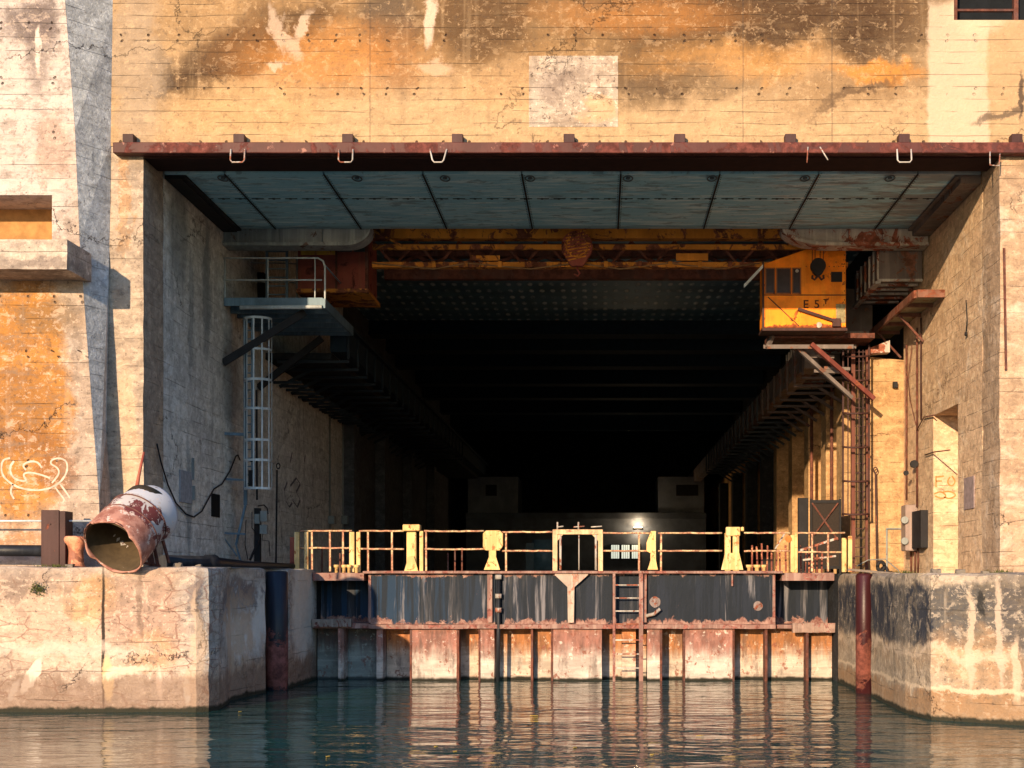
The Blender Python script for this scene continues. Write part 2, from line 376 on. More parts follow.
M_quayR = concrete('right_quay_concrete', (.46, .365, .27), (.38, .295, .21), board=.9, line=.4, streak=.6, speck=.6, crack=.6,
                   blobs=[bl(975, 616, 56, 31, (.085, .08, .078), .96, yr, edge=.12, jag=.6, box=True), bl(1012, 610, 26, 70, (.10, .085, .08), .7, yr, edge=.4), bl(970, 660, 40, 26, (.50, .30, .16), .6, yr),
                          bl(975, 705, 60, 14, (.34, .17, .07), .8, yr), bl(1000, 680, 30, 26, (.36, .22, .13), .6, yr)],
                   late=[bl(966, 640, 4, 50, (.50, .39, .29), .85, yr, edge=.3, jag=.6), bl(990, 632, 3, 55, (.50, .39, .30), .8, yr, edge=.3, jag=.5), bl(1004, 670, 4, 34, (.6, .46, .34), .7, yr, edge=.3, jag=.5),
                         bl(922, 612, 3.5, 34, (.02, .025, .04), .9, 28, edge=.4, jag=.8), bl(975, 605, 3, 14, (.02, .02, .02), .85, yr, jag=.6), bl(970, 690, 60, 2.5, (.62, .48, .34), .8, yr, edge=.3, jag=.4),
                          bl(958, 655, 48, 4, (.60, .46, .34), .7, yr, edge=.6, jag=1.2)],
                   tide=(.70, (.30, .19, .11)), pale=(.46, .365, .28), topdirt=(3.02, (.28, .25, .23), .6))
M_lintel = metal('rusty_lintel_steel', (.085, .024, .020), rust=(.065, .02, .016), rustamt=.6, streak=.1, bright=(.30, .13, .10), fine=.6)
M_slot = plain('dark_rust', (.035, .012, .010), .9)
M_rust = metal('rust_steel', (.10, .04, .03), rust=(.07, .026, .018), rustamt=.7, streak=.3)
M_brown = metal('brown_painted_steel', (.055, .022, .020), rustamt=.25, streak=.2, rough=.6)
M_black = metal('black_pipe_paint', (.018, .02, .026), rustamt=.15, streak=.3, rough=.45)
M_iron = plain('dark_iron', (.022, .02, .022), .7)
M_bluesteel = metal('blue_grey_galvanised_steel', (.13, .20, .26), rustamt=.12, streak=.4, rough=.5)
M_galv = metal('pale_galvanised_steel', (.52, .56, .58), rustamt=.1, streak=.3, rough=.45)
M_grey = metal('grey_enamel', (.22, .23, .22), rustamt=.2, streak=.3)
M_yel = metal('flaking_yellow_paint', (.76, .50, .20), rust=(.22, .09, .035), rustamt=.42, streak=.6, streakcol=(.80, .60, .34), scale=2.5, rough=.6)
M_rail = metal('worn_yellow_rail_paint', (.60, .44, .25), rust=(.22, .11, .07), rustamt=.66, streak=.3, scale=3)
M_orgd = metal('ochre_crane_paint', (.66, .25, .03), rust=(.10, .035, .02), rustamt=.55, streak=.2)
M_cab = metal('orange_cab_paint', (1.0, .265, .008), rust=(.15, .04, .014), rustamt=.33, streak=.3, streakcol=(1.0, .42, .03), rough=.5, scale=1.6, zrust=[(ZP(330, 39.4), .22)])
M_redbox = metal('red_oxide_paint', (.30, .07, .05), rust=(.07, .02, .016), rustamt=.4, streak=.3, streakcol=(.34, .14, .07))
M_tray = metal('pale_flaked_steel', (.42, .38, .34), rust=(.15, .05, .03), rustamt=.55, streak=.4)
M_girder = metal('grey_brown_girder', (.15, .12, .11), rust=(.10, .045, .03), rustamt=.45, streak=.3)
M_trayL = metal('cold_grey_steel', (.30, .33, .34), rust=(.09, .06, .05), rustamt=.35, streak=.4)
M_white = metal('white_pipe_paint', (.70, .66, .62), rust=(.20, .07, .05), rustamt=.8, streak=.2, scale=1.6, rough=.6)
M_inside = plain('pipe_inside_rust', (.10, .07, .04), .9)

def soffit_mat():
    m = Mat('blue_grey_soffit_plate', .6)
    col = m.mix(m.ramp(m.noise((.35, .5, 1), 5, .6), .35, .65), (.26, .53, .68), (.34, .60, .72))
    col = m.mix(m.ramp(m.noise((.8, 5.5, 1), 7, .66, .4), .48, .66, 0, .55), col, (.85, .93, .94))
    col = m.mix(m.ramp(m.noise((1.3, 3.5, 1), 6, .7, .5, off=(4, 4, 4)), .54, .62, 0, .7), col, (.16, .24, .30))
    col = m.mix(m.ramp(m.ma('ADD', m.mul(m.x, .03), m.noise((.5, 1.5, 1), 6, .7, .5, off=(7, 4, 1))), .66, .8, 0, .6), col, (.20, .12, .10))
    col = m.mix(m.ramp(m.noise((9, 9, 9), 5, .8), .61, .67, 0, .6), col, (.03, .035, .04))
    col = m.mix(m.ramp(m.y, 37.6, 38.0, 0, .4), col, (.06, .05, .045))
    return m.out(col, None, m.bump(m.noise((3, 6, 3), 6, .6), .35, .03))
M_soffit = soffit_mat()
def gatepanel_mat():
    m = Mat('tarred_blue_gate_plate', .45)
    a = m.ramp(m.x, -7.5, -1.5)
    base = m.mix(a, (.006, .030, .070), (.010, .015, .026))
    st = m.noise((1.7, .3, .10), 7, .68, .35)
    col = m.mix(m.ramp(st, .53, .60, 0, .85), base, (.19, .18, .195))
    col = m.mix(m.ramp(m.noise((7, .3, .3), 5, .6, off=(3, 3, 3)), .44, .54, 0, .85), col, (.005, .009, .016))
    rn = m.noise((2.2, 2.2, 1.6), 8, .72, .6)
    for z0, h in ((ZP(629, YG), .50), (ZP(570, YG), .30)):
        rn = m.ma('ADD', rn, m.ramp(m.ma('ABSOLUTE', m.ma('SUBTRACT', m.z, z0)), h, 0, 0, .36))
    rc = m.mix(m.ramp(m.noise((5, 5, 5), 6, .7), .35, .65), (.15, .06, .05), (.34, .21, .17))
    rm = m.ramp(rn, .66, .72)
    col = m.mix(rm, col, rc)
    return m.out(col, m.mix(rm, (.65,)*3, (.9,)*3), m.bump(m.noise((6, 6, 3), 7, .7), .6, .02))
M_gp = gatepanel_mat()
def pile_mat(name, base, top, xs=1.0, grey=0.0, amt=.5):
    """sheet pile: rust bleeding from the top, pale scratched salt-washed middle"""
    m = Mat(name, .85)
    col = m.mix(m.ramp(m.noise((.9, .9, 3.5), 6, .66, .3), .38, .64), base, tuple(v*.66 for v in base))
    col = m.mix(m.ramp(m.noise((.5, .5, 14), 5, .65), .54, .68, 0, .55), col, tuple(min(1, v*1.35) for v in base))
    zr = m.ma('ADD', m.z, m.mul(m.noise((6, 6, .7), 6, .68), 1.1))
    rc = m.mix(m.ramp(m.noise((5, 5, 1.2), 7, .7, off=(3, 1, 9)), .34, .66), top, tuple(v*.38 for v in top))
    col = m.mix(m.ramp(zr, 1.35-amt*.5, 1.75-amt*.2, 0, .92), col, rc)
    col = m.mix(m.ramp(m.noise((3.5, 3.5, 3), 9, .76, off=(2, 5, 1)), .57, .60, 0, .85), col, (.20, .07, .045))
    col = m.mix(m.ramp(m.noise((6, 6, 5), 9, .78, off=(8, 5, 1)), .57, .62, 0, .7), col, tuple(min(1, v*1.3) for v in base))
    col = m.mix(m.ramp(m.noise((2.4, 2.4, .8), 6, .7, off=(8, 8, 1)), .52, .66, 0, .6), col, (.10, .07, .06))
    col = m.mix(m.ramp(m.noise((9, 9, 9), 5, .75), .62, .7, 0, .5), col, (.06, .03, .025))
    zt = m.ma('ADD', m.z, m.mul(m.noise((3, 3, 1), 4), .12))
    col = m.mix(m.ramp(zt, .17, .09), col, (.02, .018, .012))
    if grey: col = m.mix(grey, col, (.10, .15, .17))
    return m.out(col, None, m.bump(m.noise((7, 7, 9), 8, .7), .7, .02))
M_pile = pile_mat('salt_stained_pile', (.55, .42, .33), (.55, .20, .07))
M_pilepink = pile_mat('pink_rust_pile', (.55, .47, .41), (.34, .14, .105), amt=.8)
M_pileor = pile_mat('orange_rust_pile', (.52, .43, .35), (.40, .15, .045), amt=.8)
M_pilegrey = pile_mat('grey_green_pile', (.30, .32, .28), (.16, .08, .06), grey=.25, amt=.5)
M_gflange = metal('pink_rust_flange', (.27, .15, .125), rust=(.13, .05, .04), rustamt=.5, streak=.5, streakcol=(.42, .30, .25), scale=2, rough=.8)
M_fendL = metal('black_fender_steel', (.014, .018, .03), rust=(.11, .04, .035), rustamt=.25, streak=.25, rough=.35, zrust=[(.7, 1.1)])
M_fendR = metal('maroon_fender_steel', (.05, .012, .014), rust=(.09, .028, .02), rustamt=.2, streak=.2, rough=.35, zrust=[(.8, 1.0)])

def water_mat():
    m = Mat('harbour_water', .035)
    m.b.inputs['IOR'].default_value = 1.33; m.b.inputs['Specular IOR Level'].default_value = .5
    m.set(m.b.inputs['Base Color'], (.016, .058, .052))
    a = m.noise((.55, 1.15, 1), 2, .45, .7); b = m.noise((1.6, 3.2, 1), 3, .5, .8, off=(5, 5, 0)); c = m.noise((.16, .35, 1), 2, .5)
    h = m.ma('ADD', m.ma('ADD', m.mul(a, 1.0), m.mul(b, .34)), m.mul(c, 1.5))
    amp = m.ramp(m.noise((.06, .1, 1), 2), .35, .65, .55, 1.15)
    m.set(m.b.inputs['Normal'], m.bump(m.mul(h, amp), 1.0, .06))
    return m.m
M_water = water_mat()

# ---------------------------------------------------------------- setting: water, floors
wb = MB(); wb.face([(-900, -900, 0), (900, -900, 0), (900, 39, 0), (-900, 39, 0)])
struct(wb.build('water', M_water))
gb = MB(); gb.box(-900, -30, 32, 900, -2, 2.9); gb.box(30, 900, 32, 900, -2, 2.9)
gb.box(-30, 30, 120, 900, -2, 2.9)
struct(gb.build('ground', plain('ground_gravel', (.2, .18, .15), .95)))
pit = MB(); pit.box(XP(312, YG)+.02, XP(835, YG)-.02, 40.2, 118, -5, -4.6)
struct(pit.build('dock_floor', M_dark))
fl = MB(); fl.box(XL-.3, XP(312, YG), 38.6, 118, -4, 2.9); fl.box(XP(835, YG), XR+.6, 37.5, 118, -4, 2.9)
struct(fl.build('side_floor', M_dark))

# quays (walkways either side of the entrance)
qz = 3.02
ql = [(-40, 29.1), (-16, 29.1), (XP(196, 29.1), 29.1), (XP(208, 29.2), 29.25), (XP(218, 29.7), 29.75), (XP(225, 30.5), 30.5), (XP(233, 32), 31.8), (XP(265, 34.06), 34.06), (XP(266, 34.3)-.28, 34.3),
      (XP(288, 35.2)-.42, 35.35), (XP(288, 35.4), 35.5), (XP(312, YG), 38.0), (XP(312, YG), 38.6), (-40, 38.6)]
def near_top(z0): return lambda e: all(v.co.z > z0-.01 for v in e.verts)
q = MB().prism(ql, -3, qz); q.bevel(.10, 2, near_top(qz))
q.rough(.35, .03, 2.2, 3, lambda c: 1.0 if c.y < 37.8 and c.x > -20 else 0.0)
qL = thing('quay', 'pale cracked concrete quay wall on the left of the dock gate', 'quay wall', (-14, 33, 0))
q.build('quay_body', M_quayL, qL)
qr = [(40, 26.0), (40, 37.5), (XP(835, YG), 37.5), (XP(835, YG)+.0, 36.6), (XP(856, 34.8), 34.8), (XP(858, 34.6)+.25, 34.7), (XP(872, 33)+.3, 33.3), (XP(872, 32.9), 33.0),
      (XP(905, 28.9), 28.9), (XP(915, 28.1)+.08, 28.1), (XP(930, 27.6), 27.5), (XP(1024, 26.6), 26.4), (20, 26.2)]
qzr = 2.88
q = MB().prism(qr[::-1], -3, qzr); q.bevel(.16, 2, near_top(qzr))
q.rough(.35, .045, 2.2, 9, lambda c: (1.0 if c.z > 2.4 else .6) if c.y < 37.4 and c.x < 20 else 0.0)
qR = thing('quay', 'grey and rust stained concrete quay wall with a chipped edge, right of the dock gate', 'quay wall', (12, 32, 0))
q.build('quay_body', M_quayR, qR)

# ---------------------------------------------------------------- the bunker
bunk = thing('submarine_bunker', 'huge board marked concrete bunker with ochre stained front and one open dark dock bay', 'bunker', (-.6, 31.5, 2.9))
f = MB()
wx0, wz0 = XP(954, YF), ZP(20, YF)
f.box(XP(104, YF)-.8, wx0, YF, YF+1.35, ZS+.22, 20)
f.box(wx0, 24, YF, YF+1.35, ZS+.22, wz0)
f.build('facade_wall', M_fac, bunk)
f = MB(); f.box(wx0+2.6, 24, YF, YF+1.35, wz0, 20); f.build('facade_wall', M_fac, bunk)
# window high on the right of the facade
wf = MB(); wf.box(wx0+.002, wx0+.10, YF+.1, YF+.25, wz0+.003, 19); wf.box(wx0+1.38, wx0+1.48, YF+.1, YF+.25, wz0+.003, 19); wf.box(wx0+.10, wx0+1.38, YF+.12, YF+.2, wz0+.25, wz0+.3)
wo = wf.build('window_frame', M_rust, bunk)
g = MB(); g.box(wx0+.01, wx0+2.59, YF+.7, YF+.9, wz0+.005, 19.9); g.build('window_pane', plain('dark_recess_glass', (.01, .012, .015), .95), bunk)  # near-black pane, the shade of the window recess is its colour
p = MB(); p.box(XP(529, YF), XP(618, YF), YF-.012, YF+.02, ZP(127, YF), ZP(56, YF)); p.rough(.2, .004, 3, 1)
M_patch = concrete('white_patch_render', (.50, .41, .33), (.42, .32, .24), board=.27, line=.3, streak=.4, speck=.85, crack=.1,
    late=[bl(600, 112, 20, 14, (.60, .36, .18), .6), bl(557, 84, 16, 16, (.16, .11, .09), .5, edge=.8, jag=2.4), bl(585, 75, 22, 10, (.25, .18, .14), .4, edge=.9, jag=2.4)])
p.build('white_painted_square', M_patch, bunk)
# pillars
f = MB(); f.hexa([(XP(104, YF)-.6, YF+.02, 2.5), (XL, YF+.02, 2.5), (XL, YS0, 2.5), (XP(104, YF)-.6, YS0, 2.5), (XP(104, YF)-.6, YF+.02, ZS+.21), (XL, YF+.02, ZS+.21), (XL, YS0, ZS+.21), (XP(104, YF)-.6, YS0, ZS+.21)])
f.rough(.35, .02, 2, 4, lambda c: 1 if c.z < 12.2 else 0); f.build('pillar', M_pillL, bunk)
f = MB(); f.box(XR, 24, YF+.02, YS0, 2.5, ZS+.21); f.rough(.45, .03, 2, 5, lambda c: 1 if c.z < 12.3 and c.x < 15 else 0); f.build('pillar', M_pillR, bunk)
rp = MB(); rp.bar(P(1004, 248, YF-.03), P(1006, 370, YF-.03), .045); rp.build('drain_pipe', M_rust, bunk)
# left inner wall
f = MB(); f.box(XL-1.2, XL, YS0+.002, 56, 2.5, ZS+4.2); f.build('side_wall', M_wallL, bunk)
M_shade = concrete('shaded_wall_concrete', (.12, .12, .13), (.08, .08, .09), board=.37, line=.4, plane='YZ')  # darker copy of the left wall concrete, shade of the depth painted in
f = MB(); f.box(XL-1.2, XL, 56.003, 118, 2.5, ZS+4.2); f.build('side_wall', M_shade, bunk)
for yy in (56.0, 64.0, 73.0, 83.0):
    f = MB(); f.box(XL+.002, XL+.45, yy, yy+1.2, 2.9, 9.4); f.build('pilaster', M_shade, bunk)
# right inner wall with a niche
nz = 7.17
f = MB(); f.box(XR, XR+1.4, YS0+.002, 35.2, 2.5, ZS+.6); f.box(XR, XR+1.4, 35.2, 37.8, nz, ZS+.6); f.box(XR, XR+1.4, 37.8, 41.5, 2.5, ZS+.6)
f.build('side_wall', M_wallR, bunk)
f = MB(); f.box(XR+.9, XR+1.38, 35.2, 37.8, 2.5, nz-.002); f.build('niche_back', M_wallR, bunk)
XI = 7.94
f = MB(); f.hexa([(XI, 41.5, 2.5), (XR+1.4, 41.5, 2.5), (XR+1.4, 44.4, 2.5), (XI, 44.4, 2.5), (XI, 41.5, 9.35), (XR+1.4, 41.5, 9.1), (XR+1.4, 44.4, 9.1), (XI, 44.4, 9.35)])
f.rough(.4, .015, 2, 6); f.build('pier', M_inP, bunk)
f = MB(); f.box(XI+.5, XR+1.4, 44.4, 118, 2.5, 9.6); f.build('inner_wall', M_inR, bunk)
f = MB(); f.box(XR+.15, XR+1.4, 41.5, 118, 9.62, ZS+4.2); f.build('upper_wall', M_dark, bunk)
for i, yy in enumerate((45.6, 48.9, 53.0, 57.5, 62.5, 68.0, 75, 83, 92)):
    f = MB(); f.box(XI-.05, XI+.498, yy, yy+1.1, 2.6, 9.0 if i else 9.3); f.build('pilaster', M_inP if i < 5 else M_dark, bunk)  # deeper pilasters take the near-black colour, shade painted in
# roof, ceiling with studs
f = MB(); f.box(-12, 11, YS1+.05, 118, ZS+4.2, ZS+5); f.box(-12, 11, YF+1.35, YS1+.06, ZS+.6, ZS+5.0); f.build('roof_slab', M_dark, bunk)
def ceil_mat():
    m = Mat('studded_ceiling_plate', .5)
    fx = m.ma('SUBTRACT', m.ma('FRACT', m.ma('DIVIDE', m.x, .42)), .5); fy = m.ma('SUBTRACT', m.ma('FRACT', m.ma('DIVIDE', m.y, 1.25)), .5)
    fx = m.mul(fx, .42); fy = m.mul(fy, .42)
    dd = m.ma('SQRT', m.ma('ADD', m.mul(fx, fx), m.mul(fy, fy)))
    dot = m.mul(m.ramp(dd, .13, .06), m.ramp(m.noise((1.5, .8, 1), 5, .8), .40, .58, .05, 1))
    base = m.mix(m.ramp(m.noise((.6, .6, .6), 4), .3, .7), (.14, .30, .44), (.09, .19, .29))
    return m.out(m.mix(dot, base, (.75, .85, .9)), None, m.bump(dot, .7, .03))
M_ceil = ceil_mat()
f = MB(); f.box(XL, XR+.1, 40, 62, ZS+1.9, ZS+2.2); f.box(XL, XR+.1, 62, 118, ZS+2.6, ZS+2.9); f.build('ceiling_plate', M_ceil, bunk)
M_beam = plain('dark_blue_beam', (.014, .028, .045), .8)
for yy, zz in ((62.2, 13.7), (67.2, 13.8), (70.3, 13.5), (78, 13.7), (81, 13.3), (90, 13.5), (96, 13.0)):
    f = MB(); f.box(XL+.01, XR+.09, yy, yy+.9, zz, ZS+2.58); f.box(XL+.01, XR+.09, yy-.15, yy+1.05, zz-.12, zz-.002); f.build('ceiling_beam', M_beam, bunk)
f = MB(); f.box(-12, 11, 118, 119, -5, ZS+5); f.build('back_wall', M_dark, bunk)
# buttress
pf = lambda x, y: P(x, y, YB)
bt = MB()
zt, zb = 20.0, 2.6
edge = [(zb, XP(101, YB)), (ZP(500, YB), XP(99, YB)), (ZP(240, YB), XP(79.5, YB)), (ZP(130, YB), XP(75, YB)), (ZP(0, YB), XP(65, YB)), (zt, XP(50, YB))]
nx0, nx1, nza, nzb = -24, XP(52, YB), ZP(240, YB), ZP(195, YB)
for (za, xa), (zc, xc) in zip(edge[:-1], edge[1:]):
    if abs(za-nza) < .01:
        # niche band is split
        xm = xa+(xc-xa)*(nzb-za)/(zc-za)
        bt.hexa([(nx1, YB, nza), (xa, YB, nza), (xa, YB+1.39, nza), (nx1, YB+1.39, nza), (nx1, YB, nzb), (xm, YB, nzb), (xm, YB+1.39, nzb), (nx1, YB+1.39, nzb)])
        bt.hexa([(-24, YB, nzb), (xm, YB, nzb), (xm, YB+1.39, nzb), (-24, YB+1.39, nzb), (-24, YB, zc), (xc, YB, zc), (xc, YB+1.39, zc), (-24, YB+1.39, zc)])
    else:
        bt.hexa([(-24, YB, za), (xa, YB, za), (xa, YB+1.39, za), (-24, YB+1.39, za), (-24, YB, zc), (xc, YB, zc), (xc, YB+1.39, zc), (-24, YB+1.39, zc)])
bt.build('buttress_front', M_butt, bunk)
fk = MB()     # flank flaring back to the facade
for (za, xa), (zc, xc) in zip(edge[:-1], edge[1:]):
    ba = XP(104, YF)+(XP(113, YF)-XP(104, YF))*(za-2.6)/13.0; bc = XP(104, YF)+(XP(113, YF)-XP(104, YF))*(zc-2.6)/13.0
    fk.hexa([(xa-.3, YB+.01, za), (xa+.004, YB+.01, za), (ba, YF+.01, za), (xa-.3, YF+.01, za), (xc-.3, YB+.01, zc), (xc+.004, YB+.01, zc), (bc, YF+.01, zc), (xc-.3, YF+.01, zc)])
fk.build('buttress_flank', M_buttside, bunk)
nb = MB(); nb.box(-24, nx1+.4, YB+1.2, YB+1.38, nza-.1, nzb+.1)
nb.build('niche_back', plain('niche_ochre', (.46, .24, .09), .9), bunk)
lg = MB(); lg.box(-24, XP(66, 29.5), 29.55, YB+.05, ZP(269, 29.55), ZP(239.5, 29.55))
lg.hexa([(XP(66, 29.5)-.5, 29.55, ZP(269, 29.55)), (XP(66, 29.5), 29.55, ZP(269, 29.55)), (XP(66, 29.5)+.06, YB+.1, ZP(269, 29.55)-.02), (XP(66, 29.5)-.5, YB+.1, ZP(269, 29.55)),
         (XP(66, 29.5)-.5, 29.55, ZP(239.5, 29.55)-.002), (XP(66, 29.5), 29.55, ZP(239.5, 29.55)-.002), (XP(66, 29.5)+.06, YB+.1, ZP(239.5, 29.55)-.01), (XP(66, 29.5)-.5, YB+.1, ZP(239.5, 29.55)-.002)])
M_ledge = concrete('ledge_concrete', (.55, .45, .36), (.44, .35, .29), board=1.5, line=.2, streak=.5, speck=.6, pale=(.62, .54, .46),
                   late=[bl(40, 266, 60, 6, (.13, .10, .09), .6, 29.55, edge=.6)])
lg.rough(.3, .015, 2, 8); lg.build('window_ledge', M_ledge, bunk)

# graffiti on the buttress : loose looping strokes
def ribbon(mb, pts, Y, wpx, smooth=3):
    pp = [Vector((a, b, 0)) for a, b in pts]
    for _ in range(smooth):
        n = [pp[0]]
        for a, b in zip(pp[:-1], pp[1:]): n += [a*.75+b*.25, a*.25+b*.75]
        n.append(pp[-1]); pp = n
    L = []; Rr = []
    for i, q_ in enumerate(pp):
        t = (pp[min(i+1, len(pp)-1)]-pp[max(i-1, 0)]).normalized(); nn = Vector((-t.y, t.x, 0))
        ww = wpx*(.75+.5*abs(mnoise.noise(q_*.15)))
        L.append(P(q_.x+nn.x*ww/2, q_.y+nn.y*ww/2, Y)); Rr.append(P(q_.x-nn.x*ww/2, q_.y-nn.y*ww/2, Y))
    vl = [mb.bm.verts.new(v) for v in L]; vr = [mb.bm.verts.new(v) for v in Rr]
    for i in range(len(vl)-1): mb.bm.faces.new([vl[i], vl[i+1], vr[i+1], vr[i]])
M_spray = plain('faded_white_spray', (.64, .51, .41), .9, var=.35, s=8)
gr = MB(); Yg = YB-.004
for st in ([(10, 458), (2, 460), (1, 472), (6, 480), (18, 488), (38, 491), (55, 487), (66, 476), (68, 463), (62, 458), (52, 459), (50, 464), (57, 467), (60, 473), (52, 483)],
           [(14, 461), (9, 468), (13, 479), (28, 482), (22, 474), (30, 472), (42, 475), (50, 478)], [(26, 470), (22, 465), (30, 461), (38, 462), (42, 468)],
           [(13, 484), (10, 492), (14, 499)], [(55, 487), (60, 494), (65, 500), (62, 503)], [(60, 484), (66, 492), (70, 498)]):
    ribbon(gr, st, Yg, 2.1)
gr.build('graffiti', M_spray, bunk, fixn=False)
gr = MB(); M_sporg = plain('faded_orange_spray', (.50, .25, .08), .9, s=8)
for st in ([(936, 476), (936, 487)], [(936, 477), (944, 476)], [(936, 481), (942, 481)], [(950, 477), (947, 482), (951, 487), (956, 482), (952, 476)],
           [(934, 494), (941, 491), (947, 496), (942, 499), (935, 496)], [(943, 492), (950, 491), (957, 495), (950, 499), (944, 497)]):
    ribbon(gr, st, 37.79, 1.6)
# the reveal of the niche carries them
gr.build('graffiti', M_sporg, bunk, fixn=False)
gr = MB()
def wallpt(px, py, X=XL+.006):
    Y = X*F/(px-VX); return Vector((X, Y, ZP(py, Y)))
def wribbon(mb, pts, wpx, X):
    for (a, b), (c, d_) in zip(pts[:-1], pts[1:]):
        mb.face([wallpt(a, b-wpx/2, X), wallpt(c, d_-wpx/2, X), wallpt(c+.6, d_+wpx/2, X), wallpt(a+.6, b+wpx/2, X)])
for st in ([(287, 482), (284, 490), (285, 500), (289, 507), (292, 503)], [(290, 486), (296, 478), (300, 484), (296, 492), (300, 500), (297, 507), (292, 500)],
           [(289, 440), (292, 452), (290, 462)], [(303, 446), (305, 455), (304, 462)]):
    wribbon(gr, st, 2.2, XL+.006)
gr.build('graffiti', plain('dull_blue_spray', (.16, .15, .17), .9), bunk, fixn=False)

# ---------------------------------------------------------------- lintel and steel soffit
lin = thing('lintel_beam', 'long rust red steel beam edging the bottom of the concrete front', 'steel beam', (-.6, 31.3, ZS))
b = MB(); b.box(XP(114, 31.3), 24, 31.22, 31.498, ZS-.02, ZS+.22); b.bevel(.015, 1); b.rough(.6, .006, 1, 2); b.build('flange', M_lintel, lin)
b = MB(); b.box(XL+.02, XR-.02, 31.5, 32.5, ZS-.06, ZS+.195); b.build('web', M_slot, lin)
for x in (127, 238, 347, 457, 569, 680, 791, 905, 1018):
    b = MB(); b.box(XP(x-5.5, 31.2), XP(x+5.5, 31.2), 31.26, 31.5, ZS+.222, ZS+.42); b.bevel(.01); b.build('bracket', M_brown, lin)
for x in (238, 346, 437, 904):
    b = MB(); X0, X1 = XP(x-7, 31.2), XP(x+7, 31.2); zt_, zl = ZS+.05, ZP(163, 31.2)
    tilt = .06 if x == 437 else 0
    b.tube([(X0, 31.19, zt_), (X0+tilt, 31.14, zl+.05), (X0+tilt+.04, 31.14, zl), (X1-.04, 31.14, zl), (X1, 31.14, zl+.05), (X1+tilt, 31.19, zt_)], .018, 6)
    b.build('stirrup', M_tray, lin)
b = MB(); b.tube([P(808, 147, 31.19), P(807, 163, 31.12)], .015, 6); b.tube([P(820, 147, 31.19), P(828, 160, 31.12)], .015, 6); b.tube([P(990, 152, 31.19), P(990, 165, 31.1), P(999, 166, 31.1), P(1000, 154, 31.19)], .016, 6); b.build('bent_hanger', M_tray, lin)

M_eye = plain('grey_blue_eye', (.10, .13, .15), .6)
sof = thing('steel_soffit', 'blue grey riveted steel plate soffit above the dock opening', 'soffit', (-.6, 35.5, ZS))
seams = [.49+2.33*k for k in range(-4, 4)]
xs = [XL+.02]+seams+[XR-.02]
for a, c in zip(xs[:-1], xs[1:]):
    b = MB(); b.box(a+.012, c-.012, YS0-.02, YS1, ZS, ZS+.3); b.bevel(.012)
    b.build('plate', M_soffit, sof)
for x in seams:
    b = MB(); b.box(x-.018, x+.018, YS0-.01, YS1-.01, ZS-.02, ZS-.002)
    yy = YS0+.1
    while yy < YS1-.1:
        b.box(x-.065, x-.045, yy, yy+.02, ZS-.012, ZS-.001); b.box(x+.045, x+.065, yy, yy+.02, ZS-.012, ZS-.001); yy += .16
    b.build('seam', M_iron, sof)
b = MB(); x = XL+.3
while x < XR-.3:
    b.box(x, x+.30, 35.04, 35.065, ZS-.014, ZS-.001); b.box(x+.1, x+.16, 35.02, 35.09, ZS-.02, ZS-.001); x += .42
b.build('rivet_row', M_iron, sof)
for x in (223, 357, 445, 530, 628, 712, 805, 890):
    c = P(x, 180.5, YS0+.25); b = MB()
    b.tube([(c.x+.11*math.cos(a), c.y+.22*math.sin(a), ZS-.03) for a in [k*math.pi/8 for k in range(16)]], .016, 6, closed=True)
    b.disc((c.x, c.y, ZS-.02), (0, 0, 1), .05, .04, 10)
    b.build('lifting_eye', M_eye, sof)
b = MB(); b.box(XR-.5, XR-.022, YS0+.05, YS1, ZS-.2, ZS-.005); b.box(XR-.62, XR-.5, YS0+.05, YS1, ZS-.06, ZS-.005); b.build('edge_angle', M_girder, sof)
b = MB(); b.box(XL+.022, XL+.4, YS0+.05, YS1, ZS-.09, ZS-.005); b.box(XL+.4, XL+.52, YS0+.05, YS1, ZS-.06, ZS-.005); b.build('edge_angle', M_iron, sof)

# ---------------------------------------------------------------- boat nosed box beams under the soffit's back edge
def nosed(x0, x1, xt, mat, flm, label):
    Y0, Y1 = 38.22, 38.75
    t = thing('box_beam', label, 'steel beam', ((XP(x0, Y0)+XP(x1, Y0))/2, 38.45, ZP(245, Y0)))
    zt_, zb_ = ZP(226, Y0), ZP(243, Y0)
    s_ = 1 if xt > x0 else -1
    nose = [(XP(xt-s_*(22-22*math.sin(a)), Y0), zt_-(zt_-zb_)*(math.sin(a*1.0))) for a in []]
    pts = [(XP(x0, Y0), zt_), (XP(x0, Y0), zb_), (XP(x1, Y0), zb_)]
    for k in range(1, 9):
        a = k/8*math.pi/2; pts.append((XP(x1, Y0)+s_*abs(XP(xt, Y0)-XP(x1, Y0))*math.sin(a), zb_+(zt_-zb_)*(1-math.cos(a))))
    MB().extr(pts, Y0, Y1).build('body', mat, t)
    fl_ = MB(); lip = [(x, z-.0) for x, z in pts[1:]]
    for (ax, az), (bx, bz) in zip(lip[:-1], lip[1:]):
        fl_.hexa([(ax, Y0-.12, az-.09), (bx, Y0-.12, bz-.09), (bx, Y1, bz-.09), (ax, Y1, az-.09), (ax, Y0-.12, az-.002), (bx, Y0-.12, bz-.002), (bx, Y1, bz-.002), (ax, Y1, az-.002)])
    fl_.build('flange', flm, t)
    r_ = MB()
    for q_ in (.2, .45, .8):
        xx = XP(x0+(x1-x0)*q_, Y0); r_.box(xx-.04, xx+.04, Y0-.06, Y0-.002, zb_, zt_)
    r_.build('stiffener', mat, t)
nosed(224, 345, 371, M_trayL, M_trayL, 'cold grey box beam with rounded nose above the left catwalk')
nosed(928, 830, 782, M_tray, M_tray, 'rust streaked pale box beam with rounded nose above the orange cab')

